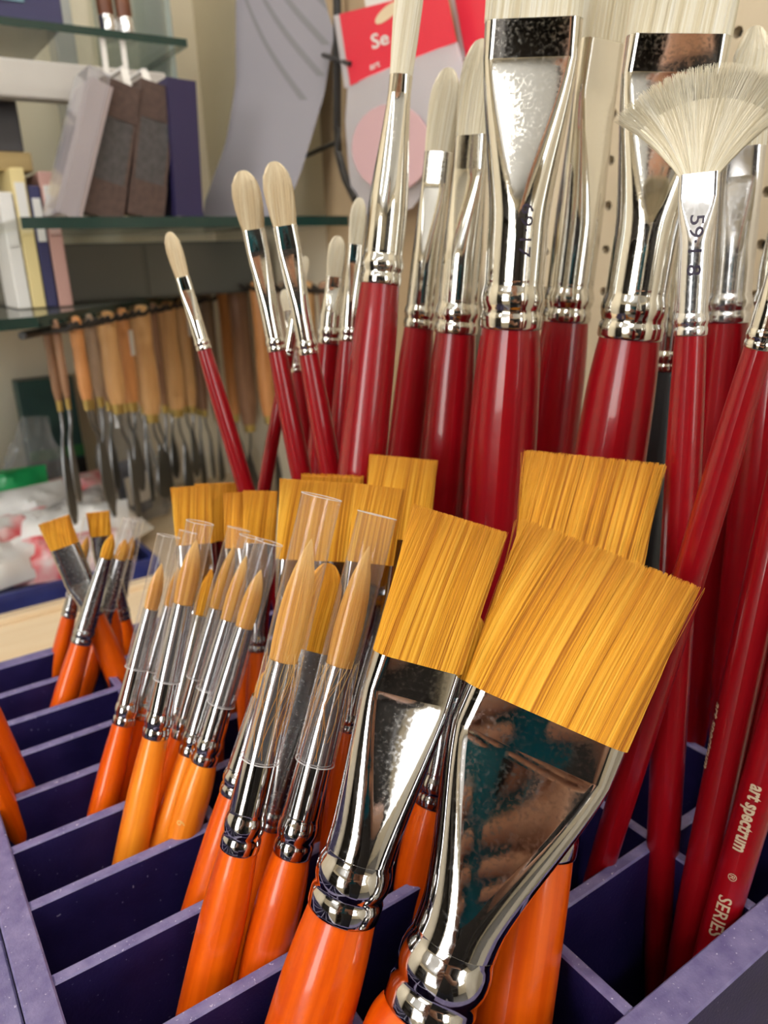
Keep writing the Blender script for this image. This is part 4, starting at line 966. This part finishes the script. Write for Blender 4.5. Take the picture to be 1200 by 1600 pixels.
pk = [(.075, .735, .010, PW, PRW, .3, 'white and red packet at the left front of the blue tray'), (.135, .725, .008, PRW, PW, -.3, 'red and white packet at the middle front of the blue tray'), (-.06, .74, .012, PGR, PRW, .2, 'grey printed packet out at the hidden left end of the blue tray'),
      (.165, .755, .014, PW, PGR, .7, 'white packet at the right end of the blue tray'), (.10, .775, .026, PRW, PW, .1, 'red and white packet lying across the top of the heap'), (.085, .815, .040, PGN, PGN, -.2, 'green packet at the back left of the heap'), (.15, .80, .026, PW, PRW, .15, 'white packet behind the heap, toward the tubed brushes'), (.03, .80, .022, PRW, PGR, -.4, 'red printed packet at the far left of the heap')]
for i, (a, b, z, m1, m2, rz, lb) in enumerate(pk): pouch('snack_packet' if False else 'craft_packet', a, b, LZ + .030 + z * .7, .105, .075, rz, math.radians(38 + 8 * (i % 3)), (m1, m2), lb, seed=i, split=.55)
# dark green box and clear bags
rbox('green_box', (.145, .938, LZ + .0005), (.205, .968, LZ + .16), noisy('dark_green_card', (.010, .045, .045), (.02, .07, .06), 30, .4), 'dark green box standing under the hanging tools at the far left', 'box', parts=[('black_band', (0, .25), (1, .40), DARK), ('green_band', (0, .42), (1, .5), mat('leaf_green', (.03, .16, .05), .5))])
def bag(label, a, b, w, h, seed, lean, rz=.0):
    rr = np.random.default_rng(seed); ph = rr.random(10) * 6
    r = empty('clear_bag', RMat(a, b, LZ + .001, rz, lean), label, 'bag', 'clear bags on the counter')
    n = 26; mb = MB(); rings = []
    for v in np.linspace(0, 1, 22):
        ring = []
        sw = (1 - .55 * max(0, v - .55) / .45) * (.9 + .1 * math.sin(v * 7 + ph[0])); dp = .022 * (1 - v) ** .6 + .004
        for k in range(n):
            t_ = 2 * math.pi * k / n; f = 1 + .12 * math.sin(5 * t_ + 9 * v + ph[1]) + .10 * math.sin(9 * t_ - 14 * v + ph[2]) + .06 * math.sin(17 * t_ + 21 * v + ph[3])
            ring.append((w / 2 * sw * math.cos(t_) * f, dp * math.sin(t_) * f, h * v))
        rings.append(np.array(ring))
    mb.loft(rings); mb.build('film', FILM, r, angle=25)
    MB().box((-w * .30, -.026, h * .18), (w * .12, -.0245, h * .42)).build('paper_label', C4_, r, smooth=False)
    MB().box((-w * .2, -.008, .004), (w * .2, .008, h * .5)).build('contents', mat('bag_contents', (.16, .17, .24), .5), r, smooth=False, bevel=.004)
    return r
bag('crumpled clear bag with white label under the hanging tools', .240, .87, .085, .135, 3, math.radians(-4), .3)
bag('clear bag with pale label left of the crumpled one', .135, .905, .07, .125, 5, math.radians(8), .2)
bag('clear bag at the far left edge beside the dark green box', .050, .915, .07, .16, 8, math.radians(3), .1)
# ------------------------------------------------------------------ phone and photographer (mirrored in the ferrules)
CM = cam.matrix_world @ Matrix.Translation((0, .004, .045))
ph = empty('phone', CM, 'phone in a teal case held up to photograph the brushes', 'phone')
TEAL = mat('teal_case', (.0, .165, .25), .4)
def rrect(x0, x1, y0, y1, r, z, n=6):
    pts = []
    for cx, cy, a_ in ((x1 - r, y1 - r, 0), (x0 + r, y1 - r, 90), (x0 + r, y0 + r, 180), (x1 - r, y0 + r, 270)):
        for k in range(n + 1):
            t_ = math.radians(a_ + 90 * k / n); pts.append((cx + r * math.cos(t_), cy + r * math.sin(t_), z))
    return np.array(pts)
MB().loft([rrect(-.0575, .0135, -.131, .0135, .009, .0042), rrect(-.0595, .0155, -.133, .0155, .011, .0056), rrect(-.0595, .0155, -.133, .0155, .011, .0125), rrect(-.0585, .0145, -.132, .0145, .010, .0135)]).build('case', TEAL, ph)
MB().loft([rrect(-.0565, .0125, -.130, .0125, .009, .0136), rrect(-.0565, .0125, -.130, .0125, .009, .0140)]).build('screen', mat('dark_screen', (.01, .01, .012), .08), ph)
MB().loft([rrect(-.021, .0105, -.0215, .0105, .007, .0018), rrect(-.022, .0115, -.0225, .0115, .008, .0043)]).build('lens_plate', mat('black_glass', (.006, .006, .007), .08), ph)
def L(p): return np.array(CM @ Vector(p))
SKIN = noisy('skin', (.46, .24, .16), (.56, .31, .22), 40, .5)
SHIRT = noisy('dark_shirt', (.018, .017, .02), (.03, .028, .032), 120, .85); JEAN = noisy('dark_jeans', (.02, .025, .045), (.035, .042, .07), 150, .8); HAIR = mat('dark_hair', (.03, .018, .012), .6)
V = []; E = []; Rr = []
def nodev(p, r): V.append(tuple(p)); Rr.append(r if isinstance(r, tuple) else (r, r)); return len(V) - 1
def chain(start, pts):
    a = start
    for p, r in pts:
        b = nodev(p, r); E.append((a, b)); a = b
    return a
by = -.52
root = nodev((0, by, .92), (.15, .115))
chest = chain(root, [((0, by, 1.05), (.135, .10)), ((0, by, 1.20), (.155, .11)), ((0, by, 1.33), (.165, .105)), ((0, by, 1.40), (.10, .075))])
head = chain(chest, [((0, by + .01, 1.46), .052), ((0, by + .03, 1.53), (.07, .085)), ((0, by + .035, 1.60), (.078, .098)), ((0, by + .03, 1.66), (.072, .09)), ((0, by + .02, 1.695), (.04, .05))])
for s in (-1, 1):
    chain(root, [((s * .095, by, .80), .085), ((s * .10, by + .01, .48), .058), ((s * .105, by - .01, .26), .05), ((s * .105, by - .02, .09), .036), ((s * .11, by + .06, .035), .034), ((s * .115, by + .15, .022), .022)])
wl, wr = (-.125, -.150, .060), (.078, -.165, .060)
def hand(wrist, side):
    sgn = -1 if side == 'l' else 1
    sh = nodev((sgn * .165, by, 1.355), .058); E.append((chest - 1, sh))
    el = chain(sh, [((sgn * .225, by + .03, 1.22), .047), ((sgn * .25, by + .10, 1.10), .042)])
    w = chain(el, [((np.array([sgn * .25, by + .10, 1.10]) * .45 + L(wrist) * .55), .037), (L(wrist), (.026, .020))])
    ex = -.062 if side == 'l' else .018
    palm = chain(w, [(L((ex + sgn * .030, -.112, .034)), (.024, .015)), (L((ex + sgn * .022, -.082, .024)), (.027, .013))])
    for k, (yk, ln) in enumerate(((-.045, .030), (-.066, .036), (-.087, .035), (-.108, .026))):
        base_ = palm if k < 2 else palm - 1
        chain(base_, [(L((ex + sgn * .016, yk, .010)), .0088), (L((ex + sgn * .006, yk + .001, -.0035)), .0083), (L((ex - sgn * ln * .5, yk + .003, -.0052)), .0077), (L((ex - sgn * ln, yk + .005, -.0042)), .0066)])
    chain(palm - 1, [(L((ex + sgn * .006, -.088, .034)), .0115), (L((ex - sgn * .010, -.066, .027)), .0100), (L((ex - sgn * .024, -.050, .0235)), .0080)])
hand(wl, 'l'); hand(wr, 'r')
me = bpy.data.meshes.new('person'); me.from_pydata(V, E, [])
tmp = bpy.data.objects.new('person_skin', me); COL.objects.link(tmp)
sk = tmp.modifiers.new('skin', 'SKIN'); sk.use_smooth_shade = True
for i, d_ in enumerate(me.skin_vertices[0].data): d_.radius = Rr[i]; d_.use_root = (i == root)
sb = tmp.modifiers.new('sub', 'SUBSURF'); sb.levels = 2; sb.render_levels = 2
dg = bpy.context.evaluated_depsgraph_get(); bm_ = bpy.data.meshes.new_from_object(tmp.evaluated_get(dg)); bpy.data.objects.remove(tmp)
per = link(bm_, 'person'); tag(per, 'photographer in dark shirt and jeans holding up the teal phone', 'person')
bm_.materials.clear()
for m in (SKIN, SHIRT, JEAN): bm_.materials.append(m)
for p_ in bm_.polygons:
    c = p_.center; p_.use_smooth = True
    d_ = min((Vector(L(wl)) - c).length, (Vector(L(wr)) - c).length)
    if c.z > 1.415 and abs(c.x) < .12 and c.y < by + .2: p_.material_index = 0
    elif d_ < .16 and c.y > by + .22: p_.material_index = 0
    elif c.z < .93: p_.material_index = 2
    else: p_.material_index = 1
def blob(name, c, r, m, par, n=14):
    mb = MB(); rings = []
    for t_ in np.linspace(.02, math.pi - .02, 10):
        rings.append(np.array([(c[0] + r[0] * math.sin(t_) * math.cos(a_), c[1] + r[1] * math.sin(t_) * math.sin(a_), c[2] + r[2] * math.cos(t_)) for a_ in np.linspace(0, 2 * math.pi, n, False)])[::-1])
    mb.loft(rings); return mb.build(name, m, par)
blob('hair', (0, by + .005, 1.645), (.088, .105, .085), HAIR, per, 20)
for s in (-1, 1):
    blob('ear', (s * .083, by + .02, 1.585), (.012, .02, .032), SKIN, per)
    e_ = blob('eye', (s * .031, by + .118, 1.598), (.013, .011, .009), mat('eye_white', (.7, .68, .65), .2), per); blob('iris', (s * .031, by + .1275, 1.598), (.006, .004, .006), HAIR, e_)
blob('nose', (0, by + .132, 1.565), (.013, .018, .024), SKIN, per); blob('mouth', (0, by + .118, 1.525), (.024, .010, .007), mat('lips', (.45, .16, .14), .45), per)
for s in (-1, 1):
    blob('shoe', (s * .113, by + .07, .035), (.046, .125, .035), mat('black_shoe', (.015, .015, .015), .4), per)
